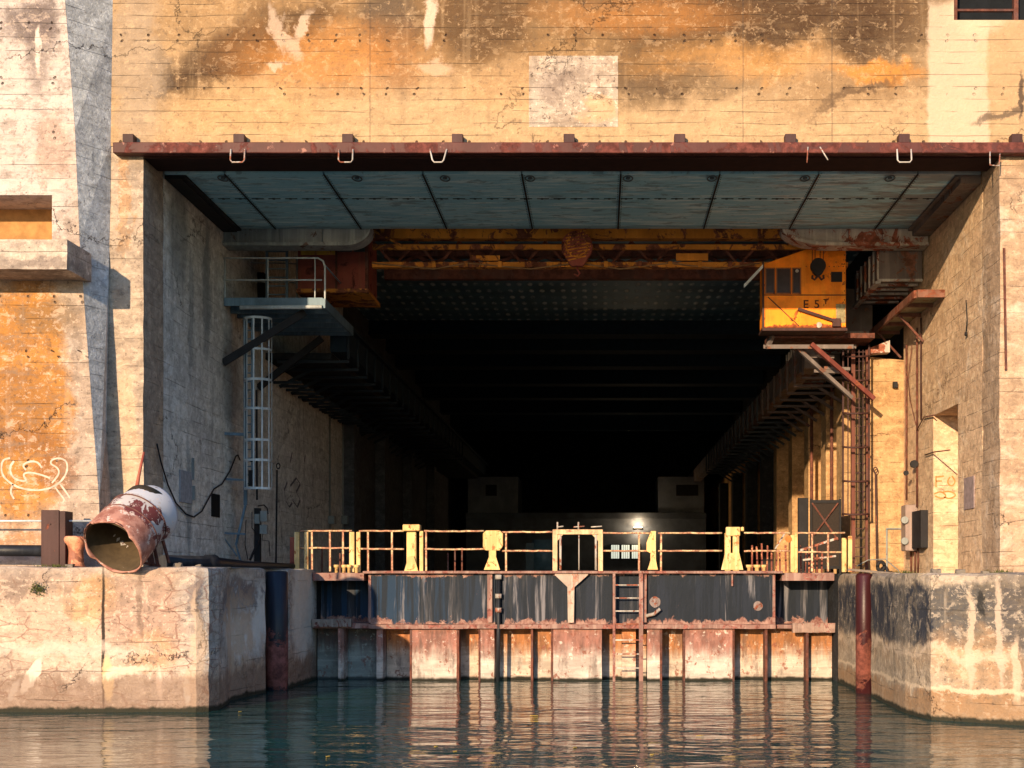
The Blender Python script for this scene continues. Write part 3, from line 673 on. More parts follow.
# ---------------------------------------------------------------- overhead crane
Yc = 39.7
cr = thing('overhead_crane', 'ochre and rust lattice girder bridge crane spanning under the roof', 'crane', (-.6, Yc, ZP(268, Yc)))
xa, xb = XP(372, Yc), XP(848, Yc)
b = MB(); b.box(xa, xb, Yc, Yc+.4, ZP(238, Yc), ZP(222, Yc)); b.build('top_chord', M_orgd, cr)
b = MB(); b.box(xa, xb, Yc+.05, Yc+.16, ZP(249, Yc), ZP(244, Yc)); b.build('middle_chord', M_orgd, cr)
b = MB(); b.box(xa, xb, Yc, Yc+.3, ZP(267, Yc), ZP(262, Yc)); b.build('bottom_chord', M_orgd, cr)
b = MB(); n = 22
for i in range(n):
    u0 = xa+(xb-xa)*i/n; u1 = xa+(xb-xa)*(i+1)/n
    z0, z1 = ZP(264, Yc), ZP(240, Yc)
    b.bar((u0, Yc+.22, z0 if i % 2 else z1), (u1, Yc+.22, z1 if i % 2 else z0), .07)
b.build('lattice', M_rust, cr)
b = MB(); b.box(xa, xb, Yc+2.2, Yc+2.5, ZP(262, Yc), ZP(250, Yc)); b.box(xa, xb, Yc+2.2, Yc+2.6, ZP(238, Yc), ZP(225, Yc))
for i in range(14):
    u0 = xa+(xb-xa)*i/14; u1 = xa+(xb-xa)*(i+1)/14; b.bar((u0, Yc+2.3, ZP(252, Yc)), (u1, Yc+2.3, ZP(238, Yc)), .09); b.bar((u1, Yc+2.3, ZP(252, Yc)), (u0, Yc+2.3, ZP(238, Yc)), .09)
b.build('rear_girder', M_rust, cr)
b = MB(); pts = []
xsx = [372, 434, 467, 530, 577, 620, 670, 718, 760]
for i, x in enumerate(xsx): pts.append(P(x, 263 if i % 2 == 0 else 269, Yc-.06))
b.tube(pts, .022, 6); b.build('festoon_cable', plain('cable_tan', (.34, .20, .10)), cr)
b = MB()
for x in (434, 466, 500, 530, 606, 640, 670, 700, 730): MB().box(XP(x-2, Yc), XP(x+2, Yc), Yc-.1, Yc-.003, ZP(268, Yc), ZP(262, Yc)).build('hanger_plate', M_orgd, cr)
b.bar(P(374, 231, Yc-.1), P(402, 246, Yc-.1), .09, .05); b.build('hanger_plate', M_orgd, cr); b = MB(); b.box(XP(470, Yc), XP(500, Yc), Yc-.08, Yc-.003, ZP(261, Yc), ZP(256, Yc)); b.build('hanger_plate', M_orgd, cr); b = MB(); b.box(XP(676, Yc), XP(708, Yc), Yc-.08, Yc-.003, ZP(261, Yc), ZP(254, Yc))
b.build('hanger_plate', M_orgd, cr)
hk = thing('hook_block', 'round rust red sheave block and hook hanging at mid span', 'hoist block', P(577, 272, Yc-.3))
b = MB(); c = P(577, 247, Yc-.3); b.disc(c, (0, 1, 0), .44, .22, 28); b.build('sheave', M_redbox, hk)
b = MB()
for k in range(-4, 5): b.bar((c.x-.4*math.cos(k*.22), c.y-.13, c.z+k*.09-.05), (c.x+.4*math.cos(k*.22), c.y-.13, c.z+k*.09+.08), .035)
b.tube([(c.x+.3*math.cos(a), c.y-.13, c.z+.3*math.sin(a)) for a in [q_*math.pi/12 for q_ in range(24)]], .02, 6, closed=True)
b.build('guard_bars', M_orgd, hk)
b = MB(); b.hexa([(c.x-.16, c.y-.1, c.z-.55), (c.x+.16, c.y-.1, c.z-.55), (c.x+.16, c.y+.1, c.z-.55), (c.x-.16, c.y+.1, c.z-.55), (c.x-.3, c.y-.1, c.z-.35), (c.x+.3, c.y-.1, c.z-.35), (c.x+.3, c.y+.1, c.z-.35), (c.x-.3, c.y+.1, c.z-.35)])
b.tube([(c.x, c.y, c.z-.55), (c.x+.02, c.y, c.z-.66), (c.x+.08, c.y, c.z-.74), (c.x+.02, c.y, c.z-.82), (c.x-.07, c.y, c.z-.76)], .03, 8); b.build('hook', M_redbox, hk)

# machine house at left end of the bridge
mh = thing('machine_house', 'rust red crane machine box with a yellow panel behind the left catwalk rail', 'machine house', P(338, 297, Yc))
Ym = 40.6
b = MB(); b.box(XP(298, Ym), XP(368, Ym), Ym, Ym+1.6, ZP(292, Ym), ZP(232, Ym)); b.build('body', M_redbox, mh)
b = MB(); b.box(XP(301, Ym), XP(337, Ym), Ym-.03, Ym-.002, ZP(255, Ym), ZP(238, Ym)); b.build('upper_panel', metal('yellow_panel_paint', (.62, .34, .04), rust=(.3, .13, .05), rustamt=.55, rough=.6), mh)
b = MB(); b.box(XP(338, Ym), XP(352, Ym), Ym-.03, Ym-.002, ZP(252, Ym), ZP(234, Ym)); b.box(XP(354, Ym), XP(366, Ym), Ym-.03, Ym-.002, ZP(252, Ym), ZP(234, Ym)); b.build('window', plain('slate_glass', (.06, .07, .075), .3), mh)
b = MB(); b.box(XP(300, Ym), XP(371, Ym), Ym-.5, Ym+1.7, ZP(296, Ym), ZP(292.2, Ym)); b.build('base_flange', M_orgd, mh)
b = MB(); b.box(XP(368, Ym), XP(371, Ym), Ym-.5, Ym-.4, ZP(292, Ym), ZP(228, Ym)); b.box(XP(335.5, Ym), XP(337.5, Ym), Ym-.06, Ym-.031, ZP(292, Ym), ZP(232, Ym)); b.build('corner_post', M_rust, mh)

# operator's cab
Yk = 39.4
M_rivet = plain('rivet_rust', (.25, .08, .02))
cab = thing('crane_cab', 'bright orange crane operator cab with three panes, stencilled E 5T, right end of the bridge', 'crane cab', P(805, 328, Yk))
b = MB(); x0, x1 = XP(763, Yk), XP(846, Yk)
b.extr([(x0, ZP(328, Yk)), (x1, ZP(328, Yk)), (x1, ZP(247, Yk)), (XP(812, Yk), ZP(247, Yk)), (x0, ZP(264, Yk))][::-1], Yk, Yk+.8); b.bevel(.02)
b.build('body', M_cab, cab)
fr_ = MB(); pn = MB()
for a, c_ in ((766, 774), (777, 790), (793, 800)):
    X0, X1, Z0, Z1 = XP(a, Yk), XP(c_, Yk), ZP(293, Yk), ZP(269, Yk)
    pn.box(X0, X1, Yk-.012, Yk-.002, Z0, Z1)
    for bb in ((X0-.03, X0, Z0-.03, Z1+.03), (X1, X1+.03, Z0-.03, Z1+.03), (X0, X1, Z0-.03, Z0), (X0, X1, Z1, Z1+.03)): fr_.box(bb[0], bb[1], Yk-.035, Yk-.002, bb[2], bb[3])
wfo = fr_.build('window_frame', metal('maroon_window_frame', (.30, .10, .03), rustamt=.4, scale=2), cab); pn.build('pane', plain('dusty_glass', (.055, .035, .035), .2), cab)
b = MB(); b.box(XP(831, Yk), XP(842, Yk), Yk-.02, Yk-.002, ZP(282, Yk), ZP(272, Yk)); b.build('vent', M_iron, cab)
b = MB(); b.box(XP(763, Yk), XP(846, Yk), Yk-.02, Yk-.002, ZP(295.5, Yk), ZP(294.7, Yk)); b.bar(P(768, 297, Yk-.012), P(799, 326, Yk-.012), .03, .02); b.build('panel_seam', M_iron, cab)
b = MB(); b.bar(P(798, 309, Yk-.08), P(838, 322, Yk-.08), .10, .08); b.box(XP(832, Yk), XP(840, Yk), Yk-.12, Yk-.002, ZP(327, Yk), ZP(319, Yk)); b.build('step_arm', M_brown, cab)
b = MB()
for k in range(18):
    for yy_ in (266.5,): 
        if 764+4.6*k < 846 and not (yy_ < 290 and k < 9): b.disc((XP(765+4.6*k, Yk), Yk-.006, ZP(yy_, Yk)), (0, 1, 0), .018, .012, 6)
for k in range(8): b.disc((XP(844.5, Yk), Yk-.006, ZP(255+k*9, Yk)), (0, 1, 0), .018, .012, 6)
ro_ = b.build('rivets', M_rivet, cab); ro_['kind'] = 'stuff'
b = MB(); b.disc(P(819, 325, Yk-.02), (0, 1, 0), .08, .03, 16); b.disc(P(797, 271, Yk-.05), (0, 1, 0), .045, .05, 14); b.build('lamp_socket', M_tray, cab)
b = MB(); b.box(XP(762, Yk), XP(764, Yk), Yk-.05, Yk-.003, ZP(331, Yk), ZP(262, Yk)); b.box(XP(762, Yk), XP(847, Yk), Yk-.06, Yk+.8, ZP(331, Yk), ZP(328.3, Yk)); b.build('edge_trim', M_brown, cab)
b = MB(); b.box(XP(836, Yk), XP(845.5, Yk), Yk-.008, Yk-.002, ZP(323, Yk), ZP(304, Yk)); b.rough(.08, .006, 9, 1); b.build('bare_patch', plain('lichen_grey', (.33, .28, .16), .9, var=.5, s=9), cab)
def text(s_, x, y, Y, hpx, mat, parent, name='lettering'):
    cu = bpy.data.curves.new(name, 'FONT'); cu.body = s_; cu.size = hpx*Y/F/.70; cu.extrude = .003; cu.offset = .004
    tmp = bpy.data.objects.new('tmp', cu); sc.collection.objects.link(tmp); bpy.context.view_layer.update()
    me = bpy.data.meshes.new_from_object(tmp.evaluated_get(bpy.context.evaluated_depsgraph_get()))
    bpy.data.objects.remove(tmp); me.transform(Matrix.Rotation(R(90), 4, 'X')); me.transform(Matrix.Translation(P(x, y, Y)))
    me.transform(Matrix.Translation(-world_loc(parent))); me.materials.clear(); me.materials.append(mat)
    o = bpy.data.objects.new(name, me); sc.collection.objects.link(o); o.parent = parent
    return o
M_sten = plain('worn_stencil_black', (.10, .03, .012), .8, var=.5, s=14)
text('E', 803, 308, Yk-.006, 8, M_sten, cab); text('5', 814, 308, Yk-.006, 8, M_sten, cab); text('T', 823.5, 304, Yk-.006, 5, M_sten, cab)
hk2 = thing('crane_hook', 'black pulley block with double hook hanging in front of the orange cab', 'crane hook', P(818, 283, Yk-.4))
b = MB(); c = P(818, 266, Yk-.4); b.disc(c, (0, 1, 0), .21, .18, 20); b.disc(c+Vector((0, 0, -.12)), (0, 1, 0), .15, .2, 16); b.build('pulley', M_iron, hk2)
b = MB(); c2 = P(818, 276, Yk-.4)
for s_ in (-1, 1): b.tube([c2+Vector((s_*.0, 0, .06)), c2+Vector((s_*.03, 0, -.02)), c2+Vector((s_*.10, 0, -.10)), c2+Vector((s_*.16, 0, -.06)), c2+Vector((s_*.15, 0, .02))], .032, 8)
b.build('hook', M_brown, hk2)
b = MB()
for dx in (-.16, -.08, .06, .15): b.tube([c+Vector((dx, 0, 0)), c+Vector((dx, 0, .75))], .009, 5)
b.build('hoist_rope', M_iron, hk2)
b = MB(); b.hexa([P(744, 286, 39.2)+Vector((0, dy, dz)) for dy, dz in ((0, -.05), (.06, -.05), (.06, .05), (0, .05))]+[P(763, 266, 39.2)+Vector((0, dy, dz)) for dy, dz in ((0, -.05), (.06, -.05), (.06, .05), (0, .05))])
tag(b.build('sign_bracket', M_galv), 'pale slanting metal bar sticking out left of the orange cab', 'bracket')

# platform under the cab
pl = thing('cab_platform', 'rusty steel landing platform on struts below the orange cab', 'platform', P(815, 345, 40.5))
Yp = 40.2
b = MB(); b.box(XP(770, Yp), XI-.05, Yp, Yp+1.3, ZP(338, Yp), ZP(333, Yp)); b.build('deck', M_rust, pl)
b = MB(); b.box(XP(766, Yp), XP(852, Yp), Yp-.25, Yp-.17, ZP(350, Yp), ZP(346, Yp)); b.box(XP(766, Yp), XP(860, Yp), Yp+.6, Yp+.68, ZP(345, Yp), ZP(341, Yp)); b.bar(P(767, 348, Yp-.2), P(773, 336, Yp-.05), .1); b.build('edge_channel', M_girder, pl)
b = MB(); b.bar(P(796, 347, Yp), P(852, 398, Yp+.3), .12, .10); b.build('strut', M_girder, pl)
b = MB(); b.bar(P(811, 344, Yp-.3), P(874, 399, Yp-.1), .15, .12); b.build('strut', metal('red_oxide_strut', (.15, .035, .025), rustamt=.4, rough=.6), pl)
b = MB()
for x, y in ((820, 356), (836, 368), (826, 371)): b.bar(P(x-12, y, Yp+.4), P(x+14, y+1, Yp+.4), .09)
b.bar(P(820, 350, Yp+.7), P(848, 380, Yp+.7), .06); b.build('cross_braces', M_girder, pl)

# caged ladder on the right
lr = thing('caged_ladder', 'rust red caged ladder tower dropping from the landing under the orange cab', 'ladder', (XP(856, 41), 41, 3))
Yl = 40.9
b = MB()
for x in (843, 869): MB().bar(P(x, 345, Yl), P(x, 517, Yl), .05).build('cage_bar', M_brown, lr)
b = MB(); b.bar(P(853, 335, Yl+.2), P(853, 572, Yl+.2), .11); b.build('stile', metal('red_stile', (.14, .045, .03), rustamt=.3), lr)
b = MB(); b.bar(P(866.5, 350, Yl+.2), P(866.5, 572, Yl+.2), .07); b.build('stile', M_rust, lr)
b = MB()
for x in (848, 859, 863): MB().bar(P(x, 350, Yl-.3), P(x, 515, Yl-.3), .028).build('cage_bar', M_brown, lr)
b = MB()
for y in (356, 380, 413, 447, 481, 514):
    MB().tube([P(843, y, Yl), P(844, y, Yl-.25), P(850, y+.5, Yl-.36), P(862, y+.5, Yl-.36), P(868, y, Yl-.25), P(869, y, Yl)], .032, 6).build('hoop', M_brown, lr)
b = MB(); y = 352
while y < 570: MB().bar(P(853, y, Yl+.2), P(866.5, y, Yl+.2), .025).build('rung', M_brown, lr); y += 9.3

# ---------------------------------------------------------------- crane runways
rl = thing('crane_runway', 'dark steel crane runway with rows of brackets along the left wall', 'crane runway', (-8, 70, 9.4))
b = MB(); b.box(-8.25, -7.75, 42.8, 112, 9.7, 10.4); b.box(-8.4, -7.6, 42.8, 112, 10.402, 10.5); b.build('girder', M_beam, rl)
M_rib = plain('cold_steel_rib', (.022, .03, .04), .6)
yy = 42.9; k = 0
while yy < 80:
    b = MB(); b.box(-7.748, -7.68, yy, yy+.06, 9.5, 10.4); b.box(-9.9, -7.7, yy, yy+.12, 9.38, 9.46)
    b.bar((-10.25, yy+.2, 8.9), (-9.2, yy+.2, 9.45), .1); b.build('bracket', M_rib, rl); yy += 1.7; k += 1
b = MB(); b.box(XL+.002, -8.26, 43, 112, 9.5, 9.7); b.build('ledge', M_dark, rl)
yy = 44.0
while yy < 60: MB().box(XL+.003, XL+.9, yy, yy+.12, 8.9, 8.98).build('tread', M_rib, rl); yy += .9
rr_ = thing('crane_runway', 'rust brown steel crane runway with stepped boxes and brackets along the right wall', 'crane runway', (8, 70, 9.4))
M_ribR = metal('warm_rib_steel', (.08, .055, .05), rust=(.05, .02, .016), rustamt=.4)
b = MB(); b.box(6.35, 6.8, 43.5, 112, 9.3, 10.1); b.build('girder', M_girder, rr_)
def boxy(x0, x1, y0, y1, z0, z1):
    b = MB(); b.box(x0, x1, y0, y1, z0, z1); b.build('runway_box', M_girder, rr_)
    b = MB(); yy = y0
    while yy < y1-.05:
        b.box(x0-.05, x0-.002, yy, yy+.07, z0, z1); b.box(x0-.04, x1+.02, yy, yy+.07, z0-.07, z0-.002); yy += .62
    b.box(x0-.1, x0+.05, y0-.02, y1, z0-.14, z0-.072); b.build('stiffeners', M_tray, rr_)
boxy(7.75, 8.95, 38.9, 42.6, 11.1, 12.0)
boxy(7.2, 8.3, 42.65, 46.5, 10.3, 11.6)
boxy(6.9, 8.0, 46.6, 52, 9.8, 11.0)
yy = 43.6; k = 0
while yy < 84:
    b = MB(); b.box(6.28, 6.348, yy, yy+.07, 9.1, 10.1); b.box(6.3, 7.9, yy, yy+.14, 8.98, 9.06); b.bar((7.9, yy+.2, 8.5), (7.1, yy+.2, 9.0), .09)
    b.build('bracket', M_ribR if k < 7 else M_rib, rr_); yy += 1.8; k += 1  # farther brackets get a darker colour that paints their fade into shade

# ledge catwalk along right wall
cw = thing('wall_walkway', 'narrow rusty walkway plank sticking out of the sunlit right wall', 'walkway', (8.8, 39, 10.1))
Z0 = ZP(301, 37.0)
b = MB(); b.box(8.28, 8.99, 36.6, 43.4, Z0+.10, Z0+.16); b.build('deck', metal('green_grey_plank', (.24, .22, .13), rustamt=.35), cw)
b = MB(); b.box(8.2, 8.28, 36.6, 43.4, Z0, Z0+.2); b.box(8.28, 8.99, 36.5, 36.58, Z0, Z0+.2)
for yy in (37.8, 39.2, 40.6, 42.0): b.box(8.28, 8.99, yy, yy+.08, Z0, Z0+.098)
b.build('frame', metal('rusted_red_frame', (.17, .075, .05), rustamt=.5), cw)
b = MB()
for yy in (38.9, 41.8): b.bar((8.98, yy, Z0-.75), (8.3, yy, Z0-.01), .06)
b.build('bracket', M_rust, cw)
b = MB(); b.extr([(XI-.1, 9.5), (XI+.55, 9.75), (XI+.55, 9.4), (XI-.05, 9.36)], 41.0, 41.42); tag(b.build('torn_bracket', M_tray), 'torn pale steel bracket beside the top of the right ladder', 'bracket')

# ---------------------------------------------------------------- catwalk on the left
cat = thing('catwalk', 'blue grey steel catwalk with pipe railing high on the left wall', 'catwalk', P(272, 310, 38.4))
Yw = 38.3; X0, X1 = XL+.02, XP(325, Yw); zd = ZP(299, Yw)
b = MB(); b.box(X0, X1, Yw, 42.6, zd-.10, zd-.04); b.build('deck', M_iron, cat)
b = MB(); b.box(X0, X1-.05, Yw-.08, Yw-.002, zd-.2, zd+.02); b.box(X1-.048, X1+.02, Yw-.08, 42.6, zd-.26, zd-.001); b.build('edge_channel', M_bluesteel, cat)
b = MB(); b.tube([P(240, 307.5, Yw-.12), P(322, 307, Yw-.12)], .055, 10); b.build('pipe', M_galv, cat)
b = MB()
for yy in (38.9, 39.6, 40.3, 41.0, 41.7, 42.4): b.box(X0, X1-.05, yy, yy+.1, zd-.28, zd-.102)
b.build('joists', M_bluesteel, cat)
b = MB(); Yr = Yw-.04; r_ = .022
b.tube([P(223, 258, Yr), P(318, 258, Yr), P(323, 261, Yr), P(325, 267, Yr), P(325, 304, Yr)], r_+.004, 8)
b.tube([P(223, 280, Yr), P(322, 280, Yr)], r_, 8)
for x in (225, 268, 315): b.tube([P(x, 258, Yr), P(x, 300, Yr)], r_*.85, 8)
b.build('railing', M_galv, cat)
b = MB(); yy = 41.9
b.tube([(X1, Yr, ZP(265, Yr)), (X1, yy, ZP(265, Yr))], r_, 8); b.build('railing', M_bluesteel, cat)
b = MB(); b.bar(P(222, 363, 38.15)+Vector((.02, 0, 0)), P(305, 312, 38.6), .10, .20); b.build('brace', M_iron, cat)
b = MB(); b.bar(P(258, 388, 42.0), P(322, 338, 42.0), .12, .2); b.build('brace', M_iron, cat)
b = MB(); Yq = 40.0
for x in (267, 287): b.bar(P(x, 236, Yq), P(x, 299, Yq), .07)
y = 243
while y < 299: b.bar(P(267, y, Yq), P(287, y, Yq), .035); y += 8.6
tag(b.build('upper_ladder', M_bluesteel), 'short blue steel ladder behind the left catwalk railing', 'ladder')

b = MB()
for x, y0 in ((232, 262), (236, 250), (243, 268), (297, 256), (305, 262)): b.bar(P(x, y0, 41.2), P(x, 301, 41.2), .05)
for y in (262, 281): b.bar(P(230, y, 41.2), P(306, y+2, 41.2), .035)
tag(b.build('back_railing', M_trayL), 'clutter of thin bars standing behind the left catwalk railing', 'railing')
b = MB(); b.box(XP(246, 42), XP(264, 42), 42, 42.4, ZP(302, 42), ZP(272, 42)); b.bevel(.02); tag(b.build('motor_box', M_iron), 'dark motor box on the left catwalk near wall', 'box')
lc = thing('caged_ladder', 'pale galvanised caged ladder hanging below the left catwalk', 'ladder', (XP(258, 38.7), 38.7, 3))
Yl = 38.75; xc = XP(259, Yl); rad = .37
b = MB()
for y in (320, 351, 381, 410, 441, 461, 489):
    z = ZP(y, Yl)
    pts = [(xc+rad*math.cos(a)*1.0, Yl-.1-rad*math.sin(a), z) for a in [R(-25+k*230/16) for k in range(17)]]
    for (p0, p1) in zip(pts[:-1], pts[1:]): b.bar(p0, p1, .014, .065)
    b.build('hoop', M_galv, lc); b = MB()
for k, a in enumerate((-20, 25, 60, 95, 130, 165, 200)):
    b = MB(); x_, y_ = xc+rad*math.cos(R(a)), Yl-.1-rad*math.sin(R(a))
    b.bar((x_, y_, ZP(490, Yl)), (x_, y_, ZP(319, Yl)), .045, .012, up=(math.cos(R(a)), -math.sin(R(a)), 0)); b.build('cage_bar', M_galv, lc)
b = MB(); b.bar(P(245.5, 316, Yl+.15), P(245.5, 505, Yl+.15), .10, .06); b.bar(P(245.5, 505, Yl+.15), P(236, 545, Yl+.15), .06); b.bar(P(236, 545, Yl+.15), P(241, 562, Yl+.15), .04); b.build('stile', M_bluesteel, lc)
b = MB(); b.bar(P(252, 316, Yl+.25), P(252, 490, Yl+.25), .04); b.build('stile', M_bluesteel, lc)
b = MB(); y = 322
while y < 488: MB().bar(P(246, y, Yl+.2), P(252, y, Yl+.25), .03).build('rung', M_bluesteel, lc); y += 8.5
b = MB(); b.bar(P(222, 433.5, 38.3), P(245, 434.5, Yl), .05, .08); b.bar(P(221, 533, 38.3), P(245, 534, Yl), .06, .05); b.bar(P(222, 535, 38.3), P(237, 556, Yl), .03); b.bar(P(225, 479, 38.3), P(245, 480, Yl), .05); b.build('wall_bracket', M_bluesteel, lc)

# pole with junction boxes below the cage
jb = thing('junction_boxes', 'grey electric boxes on a dark post under the left caged ladder', 'electric box', P(257, 562, 39))
b = MB(); b.bar(P(256.5, 390, 39.1), P(257, 500, 39.1), .05); b.box(XP(254, 39.1), XP(260, 39.1), 39.1, 39.25, 3.0, ZP(508, 39.1)); b.bar(P(259, 540, 39), P(250, 560, 38.6), .05); b.build('post', M_iron, jb)
b = MB(); b.box(XP(255, 39), XP(260.5, 39), 38.9, 39.05, ZP(524, 39), ZP(514, 39)); b.bevel(.015); b.box(XP(261.5, 39), XP(268, 39), 38.85, 39.05, ZP(521.5, 39), ZP(511, 39)); b.build('box', M_grey, jb)
b = MB(); b.box(XP(261, 39), XP(268, 39), 38.85, 39.0, ZP(534, 39), ZP(525, 39)); b.build('box', M_grey, jb)
b = MB(); b.tube([P(258, 506, 39), P(264, 505, 38.95), P(267, 508, 38.95), P(268, 514, 38.95)], .02, 6); b.tube([P(252, 512, 39), P(252, 528, 39), P(256, 533, 39)], .014, 6); b.tube([P(263, 534, 39), P(262, 540, 39), P(269, 541, 39), P(270, 556, 39)], .012, 6); b.tube([P(246, 520, 39), P(245, 545, 38.9), P(248, 560, 38.9)], .012, 6); b.build('cable', M_iron, jb)
b = MB(); b.bar(P(277, 470, 39.9), P(276, 563, 39.9), .045); b.tube([P(278.2, 466, 39.9)+Vector((.05*math.cos(a), 0, .08*math.sin(a))) for a in [k*math.pi/5 for k in range(10)]], .018, 6, closed=True)
tag(b.build('hook_pole', M_iron), 'thin dark pole with ring top standing right of the junction boxes', 'pole')
b = MB(); b.box(XP(248, 38.9), XP(253.5, 38.9), 38.92, 39.0, ZP(486, 38.9), ZP(470, 38.9)); b.disc(P(251.5, 460, 38.95), (0, 1, 0), .06, .1, 12)
tag(b.build('siren_box', M_iron), 'small black box inside the bottom of the pale ladder cage', 'box')

# things on left inner wall
def wall_panel(name, x0, x1, ya, yb, mat, label, cat_, X=XL, th=.03):
    s_ = 1 if X < 0 else -1
    Ya, Yb_ = X*F/(x0-VX), X*F/(x1-VX)
    b = MB(); b.box(min(X+s_*.003, X+s_*th), max(X+s_*.003, X+s_*th), min(Ya, Yb_), max(Ya, Yb_), ZP(yb, (Ya+Yb_)/2), ZP(ya, (Ya+Yb_)/2))
    b.bevel(.006); return tag(b.build(name, mat), label, cat_)
wall_panel('notice_board', 179, 191, 471, 503, plain('weathered_notice', (.33, .35, .39), .7, s=9), 'grey blue weathered notice board on the left wall', 'notice board')
wall_panel('slot_shade_panel', 211, 219, 494, 517, plain('slot_shade_black', (.008,)*3, .9), 'narrow black panel painted as a dark slot in the left wall', 'slot')  # flat panel, its black colour stands for the shade inside a slot
wall_panel('notice_plate', 965, 975, 477, 509, plain('lilac_grey_plate', (.36, .27, .26), .7, s=9), 'small mauve grey plate fixed on the sunlit right wall', 'plate', X=XR)
b = MB(); pts = []
for x, y in ((157, 444), (161, 462), (168, 485), (176, 503), (186, 514), (194, 517), (202, 511), (209, 498), (214, 489), (222, 484), (230, 471), (236, 456), (238, 455), (240, 460)):
    Yx = (XL+.05)*F/(x-VX); pts.append((XL+.05, Yx, ZP(y, Yx)))
b.tube(pts, .02, 7); tag(b.build('slack_cable', M_iron), 'dark slack cable drooping across the left wall', 'cable')
b = MB()
Y_ = (XL+.04)*F/(193-VX); b.bar((XL+.04, Y_, ZP(458, Y_)), (XL+.04, Y_, ZP(480, Y_)), .06, .03); b.bar((XL+.04, Y_, ZP(486, Y_)), (XL+.04, Y_, ZP(500, Y_)), .10, .04)
tag(b.build('wall_hook', M_grey), 'grey iron hook strap beside the notice board', 'hook')
b = MB(); 
for (x, y, x2, y2) in ((330, 390, 330, 560), (343, 400, 343, 560)):
    Y_ = (XL+.05)*F/(x-VX); b.tube([(XL+.05, Y_, ZP(y, Y_)), (XL+.05, Y_, ZP(y2, Y_))], .03, 6)
    b.box(XL+.02, XL+.25, Y_-.2, Y_+.2, ZP(524, Y_), ZP(516, Y_))
tag(b.build('wall_conduit', M_grey), 'two thin conduits with switch boxes on the dim left wall', 'conduit')

# ---------------------------------------------------------------- left quay furniture
b = MB(); Yq = 29.75; X0, X1 = XP(41, Yq), XP(59, Yq)
b.box(X0, X1, Yq, Yq+.05, qz-.05, ZP(510, Yq)); b.box(X1-.001, XP(65, Yq), Yq+.02, Yq+.45, qz-.05, ZP(511, Yq)); b.box(X0, X0+.06, Yq+.052, Yq+.45, qz-.05, ZP(511, Yq)); b.bevel(.008)
b.disc(((X0+X1)/2, Yq-.01, ZP(524, Yq)), (0, 1, 0), .02, .02, 10)
tag(b.build('steel_post', M_brown), 'dark brown rectangular steel post on the left quay', 'post')
b = MB(); c = P(76, 564, 29.9); prof = [(.0, .21), (.04, .20), (.08, .165), (.36, .15), (.48, .17), (.56, .23), (.62, .25), (.66, .245), (.69, .22)]
b.tube([(c.x, c.y, qz-.03+h) for h, r_ in prof], .1, 20, rs=[r_ for h, r_ in prof]); tag(b.build('bollard', metal('rust_orange_iron', (.26, .10, .06), rust=(.34, .14, .08), rustamt=.5)), 'rust orange mushroom bollard between brown post and big pipe', 'bollard')
b = MB(); b.tube([P(-60, 550, 29.95), P(66, 551, 29.95)], .125, 14); tag(b.build('water_pipe', M_black), 'short black pipe lying behind the brown post', 'pipe')
b = MB(); b.tube([P(-60, 521, 30.0), P(96, 521, 30.0)], .022, 8); tag(b.build('handrail_pipe', M_galv), 'thin pale pipe running across the ochre buttress', 'pipe')
b = MB(); b.tube([(XP(163, 31.4), 31.4, qz+.14), (XP(205, 33), 33.0, qz+.14), (XP(207, 33.1), 33.1, qz+.14), (XP(214, 33.3), 33.3, qz+.14), (XP(216, 33.4), 33.4, qz+.13), (XP(250, 36), 35.6, qz+.10), (XP(296, 38.4), 38.4, qz+.09)], .14, 14, rs=[.15, .15, .19, .19, .14, .10, .07])
tag(b.build('long_pipe', M_black), 'long black tarred pipe lying along the foot of left wall', 'pipe')

# the big broken pipe
bp = thing('broken_pipe', 'large red and white flaking broken pipe end overhanging the left quay edge', 'pipe', (-9.9, 29.8, qz))
m0 = P(113, 548, 28.62); m1 = P(146, 510, 29.62)
ax = (m1-m0).normalized(); up = Vector((0, 0, 1)); sx = ax.cross(up).normalized(); sz = sx.cross(ax).normalized()
ax2 = (ax*.9+Vector((.35, .55, -.25))).normalized()
path = [m0+ax*t for t in (0, .03, .25, .5, .75, .95)]+[m0+ax*.95+(ax*.7+ax2*.3)*.15, m0+ax*1.1+ax2*.2, m0+ax*1.1+ax2*.42, m0+ax*1.1+ax2*.5]
rs = [.665, .67, .665, .655, .635, .625, .62, .61, .60, .57]
b = MB(); N = 40; rings = []
for i, (pnt, rr0) in enumerate(zip(path, rs)):
    aa = ax if i < 6 else ax2
    u_ = aa.cross(up).normalized(); v_ = u_.cross(aa).normalized(); ring = []
    for k in range(N):
        a = 2*math.pi*k/N
        jag = (.05*mnoise.noise(Vector((math.cos(a)*2, math.sin(a)*2, 1.3)))+.02*mnoise.noise(Vector((math.cos(a)*7, math.sin(a)*7, 3)))) if i == 0 else 0
        dent = 1+.02*mnoise.noise(Vector((math.cos(a)*1.5, math.sin(a)*1.5, i*.4)))
        ring.append(b.bm.verts.new(pnt+aa*jag*2+(u_*math.cos(a)+v_*math.sin(a))*rr0*dent))
    rings.append(ring)
for A, B in zip(rings[:-1], rings[1:]):
    for k in range(N): b.bm.faces.new([A[k], A[(k+1) % N], B[(k+1) % N], B[k]]).smooth = True
o = b.build('outer_shell', M_white, bp)
sm = o.modifiers.new('thickness', 'SOLIDIFY'); sm.thickness = .035; sm.offset = -1
